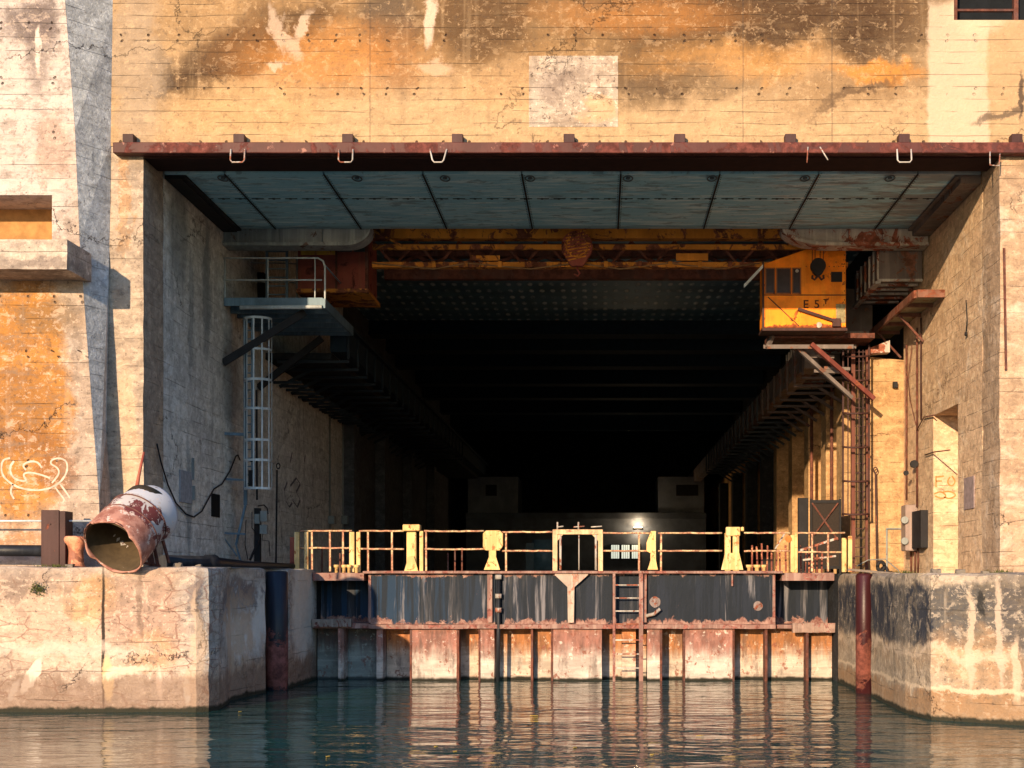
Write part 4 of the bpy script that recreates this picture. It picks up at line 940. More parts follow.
def pipe_mat():
    m = Mat('flaking_pipe_paint', .6)
    # distance along the pipe axis
    t = m.vm('DOT_PRODUCT', m.vm('SUBTRACT', m.pos, tuple(m0)), tuple(ax))
    n = m.nt.nodes.new('ShaderNodeVectorMath'); n.operation = 'DOT_PRODUCT'
    m.set(n.inputs[0], m.vm('SUBTRACT', m.pos, tuple(m0))); m.set(n.inputs[1], tuple(ax)); t = n.outputs['Value']
    nn = m.noise((2.6, 2.6, 2.6), 8, .7, .8)
    pink = m.mix(m.ramp(m.noise((4, 4, 4), 7, .72, off=(3, 3, 3)), .4, .62), (.42, .21, .16), (.25, .10, .075))
    marn = (.13, .035, .035)
    white = (.46, .43, .42)
    col = m.mix(m.ramp(m.ma('ADD', t, m.mul(nn, .9)), .95, 1.02), pink, m.mix(m.ramp(nn, .50, .53), white, marn))
    col = m.mix(m.ramp(m.ma('ADD', t, m.mul(m.noise((3.3, 3.3, 3.3), 8, .7, off=(7, 7, 1)), .9)), 1.52, 1.56), col, (.50, .51, .55))
    col = m.mix(m.ramp(m.noise((5, 5, 5), 9, .75, off=(1, 6, 2)), .58, .61, 0, .9), col, (.62, .52, .46))
    col = m.mix(m.ramp(m.noise((4, 4, 4), 9, .75, off=(9, 6, 2)), .60, .63, 0, .9), col, (.05, .02, .02))
    return m.out(col, None, m.bump(nn, .5, .02))
o.data.materials[0] = pipe_mat()
b = MB(); N = 32; prev = None
for t, r_ in ((.03, .625), (.5, .61), (1.0, .58), (1.5, .54)):
    ring = [b.bm.verts.new(m0+ax*t+(sx*math.cos(2*math.pi*k/N)+sz*math.sin(2*math.pi*k/N))*r_) for k in range(N)]
    if prev:
        for k in range(N): b.bm.faces.new([prev[k], ring[k], ring[(k+1) % N], prev[(k+1) % N]]).smooth = True
    prev = ring
b.bm.faces.new(prev); b.build('lining', M_inside, bp)
M_ring = metal('pipe_ring_rust', (.16, .07, .055), rust=(.08, .03, .025), rustamt=.5, scale=2)
for t_, r2 in ((.62, .652), (1.02, .632)):
    b = MB(); b.tube([m0+ax*t_+(sx*math.cos(a)+sz*math.sin(a))*r2 for a in [k*math.pi/20 for k in range(40)]], .013, 6, closed=True); b.build('weld_ring', M_ring, bp)
b = MB(); b.tube([P(136, 492, 29.9), P(139, 475, 29.95), P(144, 452, 30.0)], .03, 8, rs=[.05, .035, .025]); b.build('rod', M_redbox, bp)
b = MB()
b.bar(P(152, 535, 29.95), P(158, 566, 29.9), .06); b.bar(P(160, 530, 30.1), P(169, 563, 29.9), .05); b.bar(P(148, 545, 29.9), P(152, 566, 29.8), .12, .06); b.bar(P(130, 560, 29.9), P(160, 566, 29.7), .05)
b.build('support_legs', M_rust, bp)

# fenders
b = MB(); c0 = (XP(277.5, 34.9)-.02, 34.95); b.tube([(c0[0], c0[1], -1), (c0[0], c0[1], 2.93), (c0[0], c0[1], 2.96)], .26, 20, rs=[.27, .27, .22]); tag(b.build('fender', M_fendL), 'black tube fender standing in a slot of the left quay', 'fender')
b = MB(); c0 = (XP(863.5, 33.9)+.03, 33.95); b.tube([(c0[0], c0[1], -1), (c0[0], c0[1], 2.84), (c0[0], c0[1], 2.9)], .2, 20, rs=[.21, .21, .17]); tag(b.build('fender', M_fendR), 'glossy maroon tube fender in a slot of the right quay', 'fender')

# ---------------------------------------------------------------- dock gate
gt = thing('dock_gate', 'low steel dock gate, tarred blue plates above rusty sheet piles, closing the bay', 'dock gate', ((XP(312, YG)+XP(835, YG))/2, YG, 0))
gx0, gx1 = XP(312, YG)+.02, XP(835, YG)-.02
ztop = ZP(571, YG)
b = MB(); b.box(XP(364, YG), XP(782, YG), YG-.22, YG+1.9, ztop-.07, ztop); b.bevel(.012); b.rough(.5, .008, 1.5, 3); b.build('deck_flange', M_gflange, gt)
b = MB(); b.box(gx0, XP(364, YG)-.003, YG-.02, YG+1.9, ztop-.26, ztop-.05); b.rough(.5, .008, 1.5, 3); b.build('deck_flange', M_gflange, gt)
b = MB(); b.box(XP(782, YG)+.003, gx1, YG-.02, YG+1.9, ztop-.26, ztop-.05); b.rough(.5, .008, 1.5, 3); b.build('deck_flange', M_gflange, gt)
zb1, zb0 = ZP(622.5, YG), ZP(628.5, YG)
for a, c_ in ((370, 495), (502, 612), (648, 775)):
    b = MB(); b.box(XP(a, YG), XP(c_, YG), YG, YG+.1, zb1-.05, ztop-.072); b.rough(.4, .012, 1.2, a); b.build('front_plate', M_gp, gt)
b = MB(); b.box(XP(495, YG)+.002, XP(502, YG)-.002, YG+.05, YG+.12, zb1, ztop-.075); b.build('front_plate', M_gp, gt)
b = MB(); b.box(XP(612, YG)+.002, XP(648, YG)-.002, YG+.12, YG+.2, zb1-.1, ztop-.075); b.build('front_plate', M_gp, gt)
for a, c_ in ((312, 370), (775, 835)):
    b = MB(); b.box(max(gx0, XP(a, YG)), min(gx1, XP(c_, YG)), YG+1.1, YG+1.2, zb0, ztop-.27); b.build('recessed_plate', M_gp, gt)
for a in (369.5, 773.5):
    b = MB(); b.box(XP(a-1, YG), XP(a+1.6, YG), YG-.03, YG+1.1, zb1, ztop-.075); b.build('end_plate', M_gflange, gt)
b = MB(); b.box(XP(370, YG), XP(775, YG), YG-.16, YG+.5, zb0, zb1-.052); b.rough(.35, .012, 2, 5); b.build('lower_flange', M_gflange, gt)
b = MB(); b.box(gx0, XP(369, YG), YG+.02, YG+1.1, zb0, zb0+.14); b.rough(.4, .008, 2, 5); b.build('lower_flange', M_gflange, gt)
b = MB(); b.box(XP(777, YG), gx1, YG+.02, YG+1.1, zb0, zb0+.10); b.rough(.4, .008, 2, 5); b.build('lower_flange', M_gflange, gt)
b = MB(); b.box(gx0, XP(352, YG), YG-.12, YG+.018, ZP(627, YG), ZP(619, YG)); b.rough(.15, .02, 4, 5); b.build('fender_timber', metal('rotten_timber', (.24, .19, .16), rust=(.08, .03, .025), rustamt=.5, scale=3), gt)
b = MB(); b.box(XP(792, YG), gx1, YG-.14, YG+.018, ZP(632.5, YG), ZP(623, YG)); b.rough(.15, .02, 4, 6); b.build('fender_timber', metal('rotten_timber_red', (.30, .20, .16), rust=(.14, .06, .05), rustamt=.5, scale=3), gt)
# gusset rib and other ribs
for gx in (571,):
    b = MB(); b.extr([(XP(gx-16, YG), ztop-.075), (XP(gx-16, YG), ZP(575, YG)), (XP(gx-3.5, YG), ZP(587, YG)), (XP(gx-3, YG), zb1), (XP(gx+3, YG), zb1), (XP(gx+3.5, YG), ZP(587, YG)), (XP(gx+17, YG), ZP(575, YG)), (XP(gx+17, YG), ztop-.075)], YG-.15, YG-.015)
    b.build('gusset_rib', metal('pale_rust_gusset', (.42, .32, .26), rust=(.22, .10, .07), rustamt=.5, scale=2), gt)
for gx, w_ in ((490, 5), (644, 5), (732, 1.6)):
    b = MB(); b.box(XP(gx-w_/2, YG), XP(gx+w_/2, YG), YG-.09, YG-.015, zb1 if gx != 732 else ZP(586, YG), ztop-.075); b.rough(.3, .008, 3, 2); b.build('rib', M_gflange, gt)
b = MB(); b.tube([P(498.5, 574, YG-.12), P(498.5, 628, YG-.12), P(497.5, 690, YG-.14)], .055, 10); b.build('pipe', M_black, gt)
b = MB()
for y in (577, 596, 610): b.disc(P(498.5, y, YG-.13), (0, 0, 1), .09, .12, 12)
b.build('pipe_clamp', M_tray, gt)
# sheet piles
ptop = zb0-.004
specs = [(312, 338, 1, M_pilegrey), (338, 344, 0, M_pilepink), (344, 376.5, 1, M_pilegrey), (376.5, 383, 0, M_pilepink), (383, 410, 1, M_pile), (410, 457.5, 0, M_pilepink), (457.5, 480, 1, M_pile),
         (480, 494.5, 0, M_pilepink), (494.5, 532, 1, M_pileor), (532, 553, .5, M_pileor), (553, 602, 0, M_pilepink), (602, 647, 1, M_pileor), (647, 660, 0, M_pilepink),
         (660, 685, 1, M_pileor), (685, 732.5, 0, M_pilepink), (732.5, 766, 1, M_pileor), (766, 807, .75, M_pileor), (807, 835, .6, M_pileor)]
for i, (a, c_, dpt, mt) in enumerate(specs):
    y0 = YG-.02+dpt*.62
    b = MB(); b.box(max(gx0, XP(a, YG))+.004, min(gx1, XP(c_, YG))-.004, y0, YG+1.0, -2, ptop)
    b.rough(.3, .010, 2, i); b.build('sheet_pile', mt, gt)
b = MB(); b.box(XP(622, YG), XP(636, YG), YG+.3, YG+.55, -1, ptop-.01); b.build('sheet_pile', M_pile, gt)
for x, w_ in ((458, 2.5), (479.5, 1.8), (532, 2.2), (552, 2), (661, 2.2), (684, 1.8), (733.5, 2), (766, 2.6), (807, 2.6), (340, 3), (380, 3), (411, 2)):
    b = MB(); b.box(XP(x-w_/2, YG), XP(x+w_/2, YG), YG-.045, YG+.4, -1.5, ptop-.01); b.rough(.15, .010, 4, x); b.build('pile_rib', M_rust if x > 400 else M_pilepink, gt)
# patches on the plates
M_cov = metal('pale_cover', (.22, .17, .16), rustamt=.5, scale=3)
for cx_, cy_, cr_ in ((758, 606, .13), (655, 602, .15)): MB().disc(P(cx_, cy_, YG-.01), (0, 1, 0), cr_, .03, 18).rough(.08, .012, 6, 2).build('round_cover', M_cov, gt)
b = MB(); b.tube([P(646, 616, YG-.14), P(654, 614, YG-.16), P(660, 609, YG-.14)], .05, 8); b.build('mooring_ring', M_tray, gt)
# ladder fixed on the gate
ld = MB().bar(P(614, 573, YG-.18), P(614, 690, YG-.18), .07, .05).build('ladder_stile', M_gflange, gt)
ld = MB().bar(P(641, 573, YG-.18), P(641, 690, YG-.18), .11, .05).build('ladder_stile', M_gflange, gt)
for y in (585, 598, 611, 624, 640, 654, 668):
    MB().bar(P(615, y, YG-.18), P(640, y, YG-.18), .03).build('ladder_rung', M_tray, gt)

# ---------------------------------------------------------------- railings and posts on the gate
YR = 38.25; zbase = ztop
grp = 'worn railings along the top of the dock gate'
def railing(x0, x1, posts, label, top=533, mid=550.5, name='railing', Y=YR, mat=None, sag=0):
    mat = mat or M_rail
    t = thing(name, label, 'railing', ((XP(x0, Y)+XP(x1, Y))/2, Y, zbase), grp)
    for nm, yy in (('top_rail', top), ('middle_rail', mid)):
        n = 10; pts = [P(x0+(x1-x0)*k/n, yy+random.uniform(-.25, .25)+sag*math.sin(math.pi*k/n), Y) for k in range(n+1)]
        MB().tube(pts, .026, 8).build(nm, mat, t)
    for x in posts: MB().bar(P(x, top, Y+.03), (XP(x, Y), Y+.03, zbase-.01), .05).build('post', mat, t)
    return t
railing(300, 352, [312, 330, 343], 'leftmost rusty railing length between yellow stanchions', 531, 548)
railing(359, 404, [368, 392], 'railing length left of the capped yellow post', 531, 549)
railing(424, 484, [426], 'railing length between capped post and octagon headed post', 531, 549, sag=.3)
railing(502, 553, [506], 'railing length between octagon headed post and square yellow frame', 532, 551)
railing(603, 650, [639], 'railing length with valve right of the square yellow frame', 533, 551)
railing(658, 722, [661], 'railing length between narrow yellow post and paired yellow column', 533, 551)
railing(744, 790, [], 'bent railing length right of paired yellow column', 533, 551)
railing(797, 845, [812, 828], 'rightmost railing length ending at the sunlit stanchion', 533, 552)
pg = 'yellow painted posts on the dock gate'
# capped post
def ypost(x, label): return thing('guide_post', label, 'post', (XP(x, YR), YR-.1, zbase), pg)
Yy = YR-.12
t = ypost(411, 'yellow post with flat rectangular cap and flared foot, left half of the gate')
b = MB(); b.box(XP(406.5, Yy), XP(416, Yy), Yy, Yy+.22, zbase, ZP(532, Yy)); b.bevel(.02); b.extr([(XP(404.5, Yy), zbase), (XP(418.5, Yy), zbase), (XP(414, Yy), ZP(556, Yy)), (XP(409, Yy), ZP(556, Yy))], Yy-.06, Yy-.002); b.build('column', M_yel, t)
b = MB(); b.box(XP(403, Yy), XP(420, Yy), Yy-.08, Yy+.3, ZP(531, Yy), ZP(524.5, Yy)); b.bevel(.02); b.build('cap', M_yel, t)
b = MB(); b.box(XP(419.5, Yy), XP(423, Yy), Yy, Yy+.1, zbase, ZP(531, Yy)); b.build('side_post', M_yel, t)
t = ypost(492, 'yellow post with octagonal plate head and bell shaped foot')
b = MB(); oc = [(483, 549), (483, 533.5), (486, 530.5), (500, 530.5), (503, 533.5), (503, 546), (500, 550.5), (486, 550.5)]
b.extr([(XP(x, Yy), ZP(y, Yy)) for x, y in oc][::-1], Yy-.03, Yy+.06); b.bevel(.012); b.build('head_plate', M_yel, t)
b = MB(); b.extr([(XP(x, Yy), ZP(y, Yy)) for x, y in ((489, 550), (489, 557), (484, 569.8), (500, 569.8), (496, 557), (496, 550))], Yy-.02, Yy+.12); b.build('foot', M_yel, t)
t = ypost(653, 'narrow yellow post with lopsided head and bell shaped foot')
b = MB(); b.extr([(XP(x, Yy), ZP(y, Yy)) for x, y in ((651, 531), (646.5, 543), (646.5, 551), (651, 553), (651, 560), (647.5, 569.8), (658, 569.8), (655.5, 560), (656, 531))], Yy-.02, Yy+.15); b.bevel(.01); b.build('column', M_yel, t)
t = ypost(732, 'yellow paired column post with wide capped head')
b = MB()
for a, c_ in ((725, 730.5), (733, 739)): b.box(XP(a, Yy), XP(c_, Yy), Yy, Yy+.18, zbase, ZP(533, Yy))
b.extr([(XP(x, Yy), ZP(y, Yy)) for x, y in ((725, 553), (721, 569.8), (743, 569.8), (739, 553))], Yy-.06, Yy-.002); b.build('column', M_yel, t)
b = MB(); b.box(XP(726, Yy), XP(740, Yy), Yy-.04, Yy+.2, ZP(536, Yy), ZP(527, Yy)); b.box(XP(738, Yy)+.08, XP(744, Yy), Yy-.02, Yy+.2, ZP(531, Yy), ZP(527, Yy)); b.bevel(.015); b.build('cap', M_yel, t)
sg = 'sunlit yellow stanchions at the ends of the gate'
for x, wd, yt, lb in ((297, 5, 532, 'leftmost yellow stanchion beside a rusty plate'), (306.5, 4, 532, 'second yellow stanchion from the left end'), (352, 5, 532, 'yellow stanchion, left one of a close pair'), (358.5, 4, 532, 'yellow stanchion, right one of a close pair'),
                  (792.5, 4, 535, 'pale yellow stanchion with orange disc at its side'), (796, 3, 534, 'thin pale stanchion touching the one with orange disc'), (844, 4.5, 538, 'orange yellow stanchion in front of right ladder'), (850, 4, 536, 'bright yellow stanchion at far right end')):
    b = MB(); b.box(XP(x-wd/2, YR), XP(x+wd/2, YR), YR-.05, YR+.05, zbase-.03, ZP(yt, YR)); b.bevel(.01)
    tag(b.build('stanchion', M_yel), lb, 'stanchion', sg)
b = MB(); b.disc(P(788.5, 539, YR-.06), (0, 1, 0), .09, .02, 18); tag(b.build('reflector', plain('orange_reflector', (.8, .16, .03), .4)), 'small round orange disc on the right stanchion', 'reflector')
b = MB(); b.box(XP(289, YR), XP(295, YR), YR+.1, YR+.4, zbase-.03, ZP(537, YR)); tag(b.build('rusty_plate', M_redbox), 'dark red rusty plate at left end of the railing', 'plate')
# square frame with valve spindles
fm = thing('sluice_frame', 'square pale yellow sluice frame with spindles in the middle of the gate', 'frame', (XP(578, YR), YR, zbase))
M_fr = metal('salmon_worn_paint', (.62, .42, .24), rust=(.26, .12, .08), rustamt=.4, scale=2.5)
for a in (555, 600.5): MB().box(XP(a-2.3, YR), XP(a+2.3, YR), YR-.06, YR+.06, zbase, ZP(533, YR)).build('leg', M_fr, fm)
MB().box(XP(552.7, YR), XP(602.8, YR), YR-.065, YR+.065, ZP(534.5, YR), ZP(529.5, YR)).bevel(.01).build('top_bar', M_fr, fm)
b = MB(); b.extr([(XP(557.3, YR), ZP(534.6, YR)), (XP(557.3, YR), ZP(541, YR)), (XP(563, YR), ZP(534.6, YR))], YR-.03, YR+.03); b.extr([(XP(598.2, YR), ZP(534.6, YR)), (XP(598.2, YR), ZP(541, YR)), (XP(592, YR), ZP(534.6, YR))], YR-.03, YR+.03); b.build('corner_plate', M_fr, fm)
for x in (560.5, 579, 596):
    b = MB(); b.tube([P(x, 570, YR-.01), P(x, 534.6, YR-.01)], .018 if x == 579 else .035, 8); b.build('spindle', M_tray, fm)
for x, pin in ((557.5, 1), (578.5, 1), (596, 0)):
    b = MB(); b.tube([P(x-(0 if x < 560 else 5), 527, YR), P(x+6, 526.3, YR)], .02, 6)
    if pin: b.tube([P(x, 529.4, YR), P(x, 522, YR)], .025, 6)
    b.build('valve_handle', M_tray, fm)
# small yellow deck fittings
cg = 'small cream cups on the gate deck'
for x, w_, lb in ((336.5, 2.6, 'cream cup fitting, leftmost on the gate deck'), (344, 2.8, 'cream cup fitting, second from the left'), (349, 2.4, 'cream cup fitting, third from the left'), (356.5, 2.6, 'cream cup fitting beside close pair of stanchions'), (749, 2.8, 'cream cup fitting right of paired column'), (757, 3.4, 'larger cream cup fitting among rusty pins'), (764, 2.6, 'cream cup fitting, rightmost on the deck')):
    b = MB(); b.tube([(XP(x, 38.1), 38.1, zbase-.05), (XP(x, 38.1), 38.1, zbase+.09), (XP(x, 38.1), 38.1, zbase+.10), (XP(x, 38.1), 38.1, zbase+.17)], .05, 12, rs=[w_*.018, w_*.018, w_*.028, w_*.03])
    tag(b.build('deck_fitting', M_yel), lb, 'fitting', cg)
# rusty pins and bars at right
M_pin = metal('red_pin_paint', (.20, .05, .03), rust=(.30, .13, .07), rustamt=.5, scale=4)
b = MB()
for x in (752, 757.5, 762, 767, 771.5, 776, 780, 786, 801, 805, 809, 813, 817, 821.5): 
    hh = random.uniform(543, 553); b.bar((XP(x, 39.3), 39.3, zbase-.03), P(x+random.uniform(-1, 1), hh, 39.3), .045)
tag(b.build('pin_rack', M_pin), 'row of thin rust red pins behind the right railing', 'pin rack')
b = MB()
for x in (448, 455, 462, 330, 322, 340): b.bar((XP(x, 39.6), 39.6, zbase-.05), P(x, random.uniform(546, 555), 39.6), .04)
tag(b.build('pin_rack', M_rust), 'few thin dark pins behind left railing lengths', 'pin rack')
b = MB(); b.bar(P(798, 551, 38.6), P(838, 538, 38.4), .06); b.bar(P(803, 560, 38.6), P(836, 556, 38.3), .05); b.bar(P(775, 549, 38.8), P(785, 533, 38.8), .04); tag(b.build('bent_bars', M_tray), 'bent loose steel bars leaning on the right railing', 'bars')

# mesh door on right and other right side things
dr = thing('mesh_door', 'black framed mesh door with crossed braces standing at the right pier', 'door', P(826, 570, 43.8))
Yd = 43.8
b = MB()
for a in ((810, 841, 500, 503), (810, 841, 566, 569)): b.box(XP(a[0], Yd), XP(a[1], Yd), Yd-.04, Yd+.04, ZP(a[3], Yd), ZP(a[2], Yd))
for a in (810, 839): b.box(XP(a, Yd), XP(a+2, Yd), Yd-.05, Yd+.05, 2.9, ZP(499, Yd))
b.build('frame', M_iron, dr)
b = MB(); b.box(XP(812, Yd), XP(839, Yd), Yd, Yd+.02, ZP(566, Yd), ZP(503, Yd)); b.build('mesh_panel', plain('dark_mesh', (.035, .025, .02), .8, s=20), dr)
b = MB(); b.bar(P(812, 503, Yd-.05), P(838, 540, Yd-.05), .05); b.bar(P(838, 503, Yd-.06), P(814, 535, Yd-.06), .04); b.build('brace', M_rust, dr)
b = MB(); b.box(XP(798, 44.5), XP(808, 44.5), 44.4, 44.6, 2.9, ZP(498, 44.5)); tag(b.build('dark_panel', M_iron), 'narrow dark panel left of the mesh door', 'panel')
b = MB(); b.tube([(XI-.08, 47.5, 3), (XI-.08, 47.5, 9.4)], .06, 8); b.tube([(XI-.08, 52, 3), (XI-.08, 52, 9.2)], .06, 8); tag(b.build('downpipe', M_rust), 'pair of rusty downpipes on the inner right wall', 'pipe')
b = MB(); b.bar(P(875.5, 473, 41.3), P(877, 570, 41.3), .045); b.tube([P(875.5, 470, 41.3)+Vector((.06*math.cos(a), 0, .08*math.sin(a))) for a in [k*math.pi/5 for k in range(10)]], .018, 6, closed=True); tag(b.build('hook_pole', M_brown), 'thin brown pole with ring top before the right pier', 'pole')
# electric cabinet with conduits
Ye = 36.4
ec = thing('electric_cabinet', 'grey wall cabinet with switches and conduits on the sunlit right wall', 'electric cabinet', P(912, 560, Ye))
xw = XR
def wp(px, py): Y_ = (XR-.06)*F/(px-VX); return (XR-.06, Y_, ZP(py, Y_))
b = MB(); b.box(XP(905.5, 39.6), XR-.004, 39.6, 40.2, ZP(551, 39.8), ZP(505, 39.8)); b.bevel(.02); b.build('housing', metal('mauve_grey_enamel', (.30, .22, .19), rustamt=.15, streak=.3, rough=.4), ec)
b = MB(); b.box(XR-.2, XR-.003, 38.4, 39.5, ZP(548, 39), ZP(511, 39)); b.build('shadow_box', M_iron, ec)
for y in (520, 541): MB().disc(P(904.5, y, 39.55), (0, 1, 0), .10, .1, 14).build('knob', M_grey, ec)
MB().disc(P(914, 464, 39.5), (0, 1, 0), .11, .12, 14).build('bell', M_iron, ec); MB().disc(P(906, 473, 39.7), (0, 1, 0), .07, .1, 14).build('bell', M_iron, ec)
b = MB()
for x, y0, y1 in ((917, 328, 507), (906.5, 345, 500)):
    Y_ = (XR-.05)*F/(x-VX); b.tube([(XR-.05, Y_, ZP(y0, Y_)), (XR-.05, Y_, ZP(y1, Y_))], .03, 7)
for x in (911, 915, 918):
    Y_ = (XR-.05)*F/(x-VX); b.tube([(XR-.05, Y_, ZP(548, Y_)), (XR-.05, Y_, ZP(573, Y_))], .025, 7)
b.tube([wp(*q_) for q_ in ((912, 345), (908, 380), (910, 400), (916, 425))], .014, 6)
b.tube([wp(*q_) for q_ in ((922, 480), (921, 500), (919, 507), (925, 455), (934, 452), (950, 450))][3:], .018, 6)
b.tube([wp(*q_) for q_ in ((917, 430), (924, 417), (935, 415))], .018, 6)
b.build('conduit', M_rust, ec)
b = MB(); Y_ = 41.46
for a, c_, d_, e_ in ((886, 887.5, 529, 572), (886, 905, 528, 529.5)): b.box(XP(a, Y_), XP(c_, Y_), Y_-.02, Y_+.02, ZP(e_, Y_), ZP(d_, Y_))
tag(b.build('conduit_frame', M_grey), 'thin grey conduit frame low on the right pier', 'conduit')
b = MB(); c = P(881, 569, 40.8); b.tube([c+Vector((.10*math.cos(a), 0, .08+.13*math.sin(a))) for a in [k*math.pi/7 for k in range(14)]], .055, 8, closed=True); b.box(c.x-.25, c.x+.1, c.y-.1, c.y+.1, 2.88, 2.99)
tag(b.build('winch_wheel', M_iron), 'small dark winch wheel at the foot of right pier', 'winch')
b = MB(); b.tube([P(857, 566, 40), P(868, 560, 40), P(885, 559, 40), P(898, 570, 40), P(900, 574, 39.8)], .018, 6); tag(b.build('hose', M_grey), 'thin hose looping over the right quay floor', 'hose')
b = MB(); Y_ = 41.42; b.box(XP(893, Y_), XP(897, Y_), Y_-.1, Y_+.08, ZP(388, Y_), ZP(382, Y_)); tag(b.build('anchor_bolt', M_iron), 'dark anchor bolt high on the lit right pier', 'bolt')
b = MB(); b.bar(P(897, 574, 33), P(850, 569.5, 36.5), .12, .05); tag(b.build('plank', plain('bleached_plank', (.45, .36, .28))), 'bleached plank lying on the right quay edge', 'plank')

# weeds
M_weed = plain('weed_green', (.10, .11, .03), .8, var=.5, s=20)
def weed(c, w_, h, n, label, name='weed'):
    b = MB()
    for _ in range(n):
        a = random.uniform(0, 6.28); rr0 = random.random()*w_; bs = Vector(c)+Vector((rr0*math.cos(a), rr0*math.sin(a)*.7, 0))
        hh = h*random.uniform(.4, 1); l = Vector((random.uniform(-.5, .5)*h, random.uniform(-.5, .3)*h, hh)); sd = Vector((random.uniform(-1, 1), random.uniform(-1, 1), 0)).normalized()*.012
        b.face([bs-sd, bs+sd, bs+l*.6+sd*.9, bs+l]); 
    tag(b.build(name, M_weed, fixn=False), label, 'plant', 'small weeds on the quays')
weed((XP(1002, 27.2), 27.3, 2.82), .28, .16, 160, 'green weed tuft on the chipped right quay edge')
weed((XP(904, 34), 34, 2.86), .35, .14, 120, 'green weed patch beside the grey conduit frame')
weed((XP(918, 34), 33, 2.86), .2, .07, 50, 'tiny weed sprout below the electric cabinet')
weed((XP(56, 29.6), 29.5, qz-.02), .4, .10, 110, 'low grass at the foot of the brown steel post')
b = MB(); c = P(38, 589, 29.06)
for _ in range(200):
    v = Vector((random.gauss(0, .07), -abs(random.gauss(.03, .04)), random.gauss(0, .06))); sd = Vector((random.uniform(-1, 1), random.uniform(-1, 1), random.uniform(-1, 1))).normalized()*.02; s2 = Vector((random.uniform(-1, 1), random.uniform(-1, 1), random.uniform(-1, 1))).normalized()*.045
    b.face([c+v-sd, c+v+s2, c+v+sd])
tag(b.build('wall_plant', M_weed, fixn=False), 'round green plant rooted in the left quay wall face', 'plant', 'small weeds on the quays')

# ---------------------------------------------------------------- back of the pen
YK = 95.0
bb = thing('dock_building', 'dim concrete structure with two towers and a lit lower storey at the far end', 'building', (XP(588, YK), YK, 2.8))
b = MB(); b.box(XP(466, YK), XP(706, YK), YK, YK+6, -4, ZP(518, YK)); b.box(XP(466, YK), XP(706, YK), YK-.3, YK-.002, ZP(519, YK), ZP(513, YK)); b.build('wall', M_back, bb)
for a, c_ in ((468, 518), (658, 704)):
    b = MB(); b.box(XP(a, YK), XP(c_, YK), YK-.2, YK+5, ZP(512.8, YK), ZP(477, YK)); b.build('tower', plain('tower_render', (.24, .27, .33), .9, s=1), bb)
for a, c_ in ((486, 497), (676, 698)):
    MB().box(XP(a, YK), XP(c_, YK), YK-.25, YK-.202, ZP(496, YK), ZP(485, YK)).build('window', M_iron, bb)
def emit(name, col, st):
    m = bpy.data.materials.new(name); m.use_nodes = True; bs = m.node_tree.nodes['Principled BSDF']
    bs.inputs['Base Color'].default_value = (*col, 1); bs.inputs['Emission Color'].default_value = (*col, 1); bs.inputs['Emission Strength'].default_value = st; return m
M_lit = emit('lit_window_glass', (.85, .9, .75), .45)
for a in (611, 621.3, 631.6):
    fo = MB().box(XP(a-.6, YK), XP(a+9.2, YK), YK-.12, YK-.002, ZP(559.5, YK), ZP(544, YK)).build('lit_window', M_iron, bb)
    b = MB()
    for k in range(4): b.box(XP(a+.2+k*2.1, YK), XP(a+1.9+k*2.1, YK), YK-.14, YK-.122, ZP(558.5, YK), ZP(545, YK))
    b.build('pane', M_lit, fo)
b = MB(); b.disc(P(638, 529, YK-.4), (0, 0, 1), .35, .12, 16); lo = b.build('wall_lamp', M_iron, bb)
b = MB(); b.disc(P(638, 527.3, YK-.4), (0, 0, 1), .28, .1, 16); b.build('bulb', emit('lamp_glow', (1, .75, .45), 4), lo)
for yy_, e_ in ((524.0, 60), (532.5, 50)):
    pl_ = bpy.data.lights.new('wall_lamp_light', 'POINT'); pl_.energy = e_; pl_.color = (1, .72, .42); pl_.shadow_soft_size = .08
    po = bpy.data.objects.new('wall_lamp_light', pl_); sc.collection.objects.link(po); po.location = P(638, yy_, YK-.5); po.parent = None
Yt = 60
tk = MB(); c = P(545, 545, Yt); tk.tube([(c.x, c.y, 2.9), (c.x, c.y, ZP(540, Yt))], .55, 24); tag(tk.build('tank', plain('blue_grey_tank', (.09, .14, .16), .35)), 'dim blue grey tank standing inside the bay', 'tank')
b = MB(); b.box(XP(515, Yt)-.2, XP(700, Yt), Yt-.6, Yt+1, 2.3, 2.86); struct(b.build('inner_walkway', M_dark))
b = MB(); c = P(532, 545, Yt); b.box(c.x-.25, c.x+.2, Yt-.3, Yt+.3, 2.9, ZP(543, Yt)); tag(b.build('locker', plain('dull_green_locker', (.05, .07, .07), .5)), 'dim greenish locker left of the tank', 'locker')

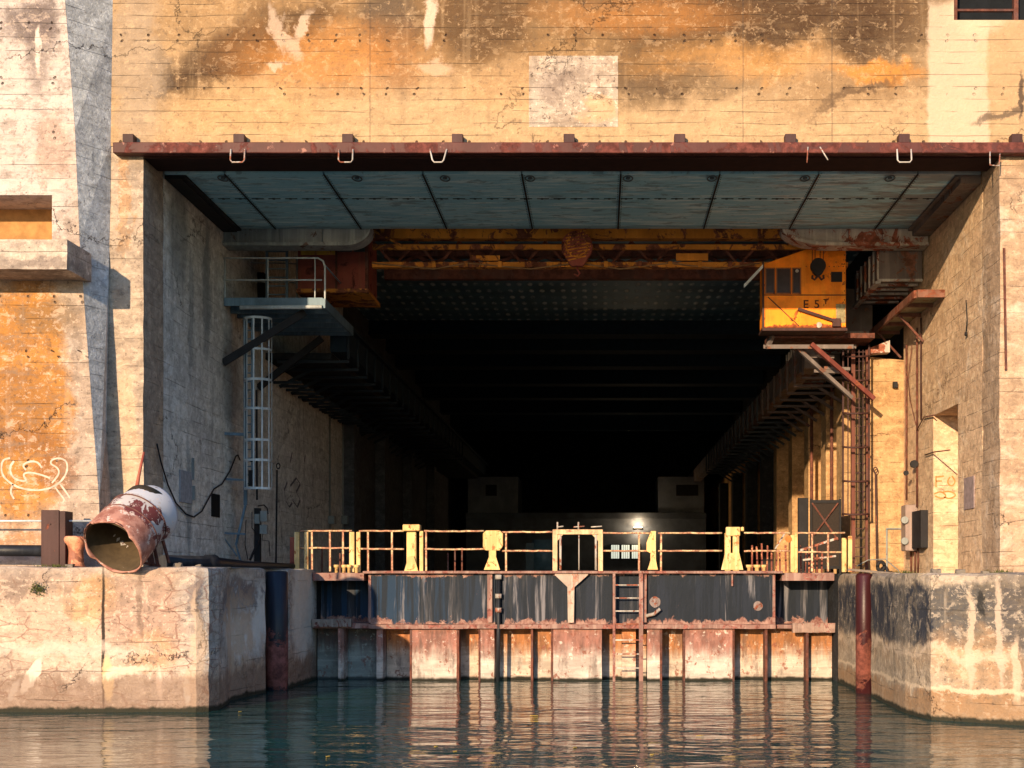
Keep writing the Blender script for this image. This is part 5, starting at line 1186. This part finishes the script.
b = MB()
for x, y0, y1 in ((921, 318, 420), (897.5, 372, 560)):
    Y_ = (XR-.05)*F/(x-VX); b.tube([(XR-.05, Y_, ZP(y0, Y_)), (XR-.05, Y_+.02, ZP((y0+y1)/2, Y_)), (XR-.05, Y_, ZP(y1, Y_))], .022, 6)
tag(b.build('wall_conduit', M_brown), 'pair of thin brown conduits rising on the sunlit right wall', 'conduit')
b = MB(); b.tube([wp(*q_) for q_ in ((966, 300), (967, 320), (966, 332))], .012, 6); b.disc(Vector(wp(966, 334)), (1, 0, 0), .05, .05, 10)
tag(b.build('wall_eye', M_iron), 'tiny dark iron eye high on the sunlit right wall', 'eye bolt')
M_rub = plain('grey_rubble', (.2, .17, .14), .95)
for x, Y_, sz_, lb in ((70, 29.5, .07, 'broken stone lump near the brown steel post'), (178, 29.6, .09, 'small rubble lump on the left quay right of the big pipe'), (199, 29.7, .06, 'smallest rubble lump near the left quay corner'),
                       (960, 27.4, .08, 'small rubble lump on the right quay edge'), (936, 28.2, .10, 'largest rubble lump on the right quay edge'), (985, 27.1, .06, 'flat rubble chip beside the weed tuft')):
    b = MB(); b.box(XP(x, Y_)-sz_, XP(x, Y_)+sz_, Y_-sz_, Y_+sz_, 0, sz_*1.1); b.rough(.05, .03, 9, x)
    bmesh.ops.translate(b.bm, verts=b.bm.verts, vec=(0, 0, (qz if x < 600 else qzr)-.02))
    tag(b.build('rubble', M_rub), lb, 'rubble', 'rubble on the quay edges')
random.seed(11)
for k, (x, y) in enumerate(((455, 752), (436, 747), (534, 716), (575, 748), (240, 712), (652, 755), (700, 736), (328, 757))):
    Y_ = CH*F/(y-VY); X_ = XP(x, Y_); a = random.random()*3; b = MB(); L = .09; c_, s_ = math.cos(a), math.sin(a)
    pts = [(L*c_, L*s_, .012), (-.4*L*s_, .4*L*c_, .02), (-L*c_, -L*s_, .012), (.4*L*s_, -.4*L*c_, .02)]
    b.prism([(X_+p_[0], Y_+p_[1]) for p_ in pts], .006, .014)
    tag(b.build('leaf', plain('yellow_leaf', (.5, .33, .06)) if k == 0 else bpy.data.materials['yellow_leaf']), 'tiny yellow leaf floating on the dock water', 'leaf', 'floating yellow leaves')
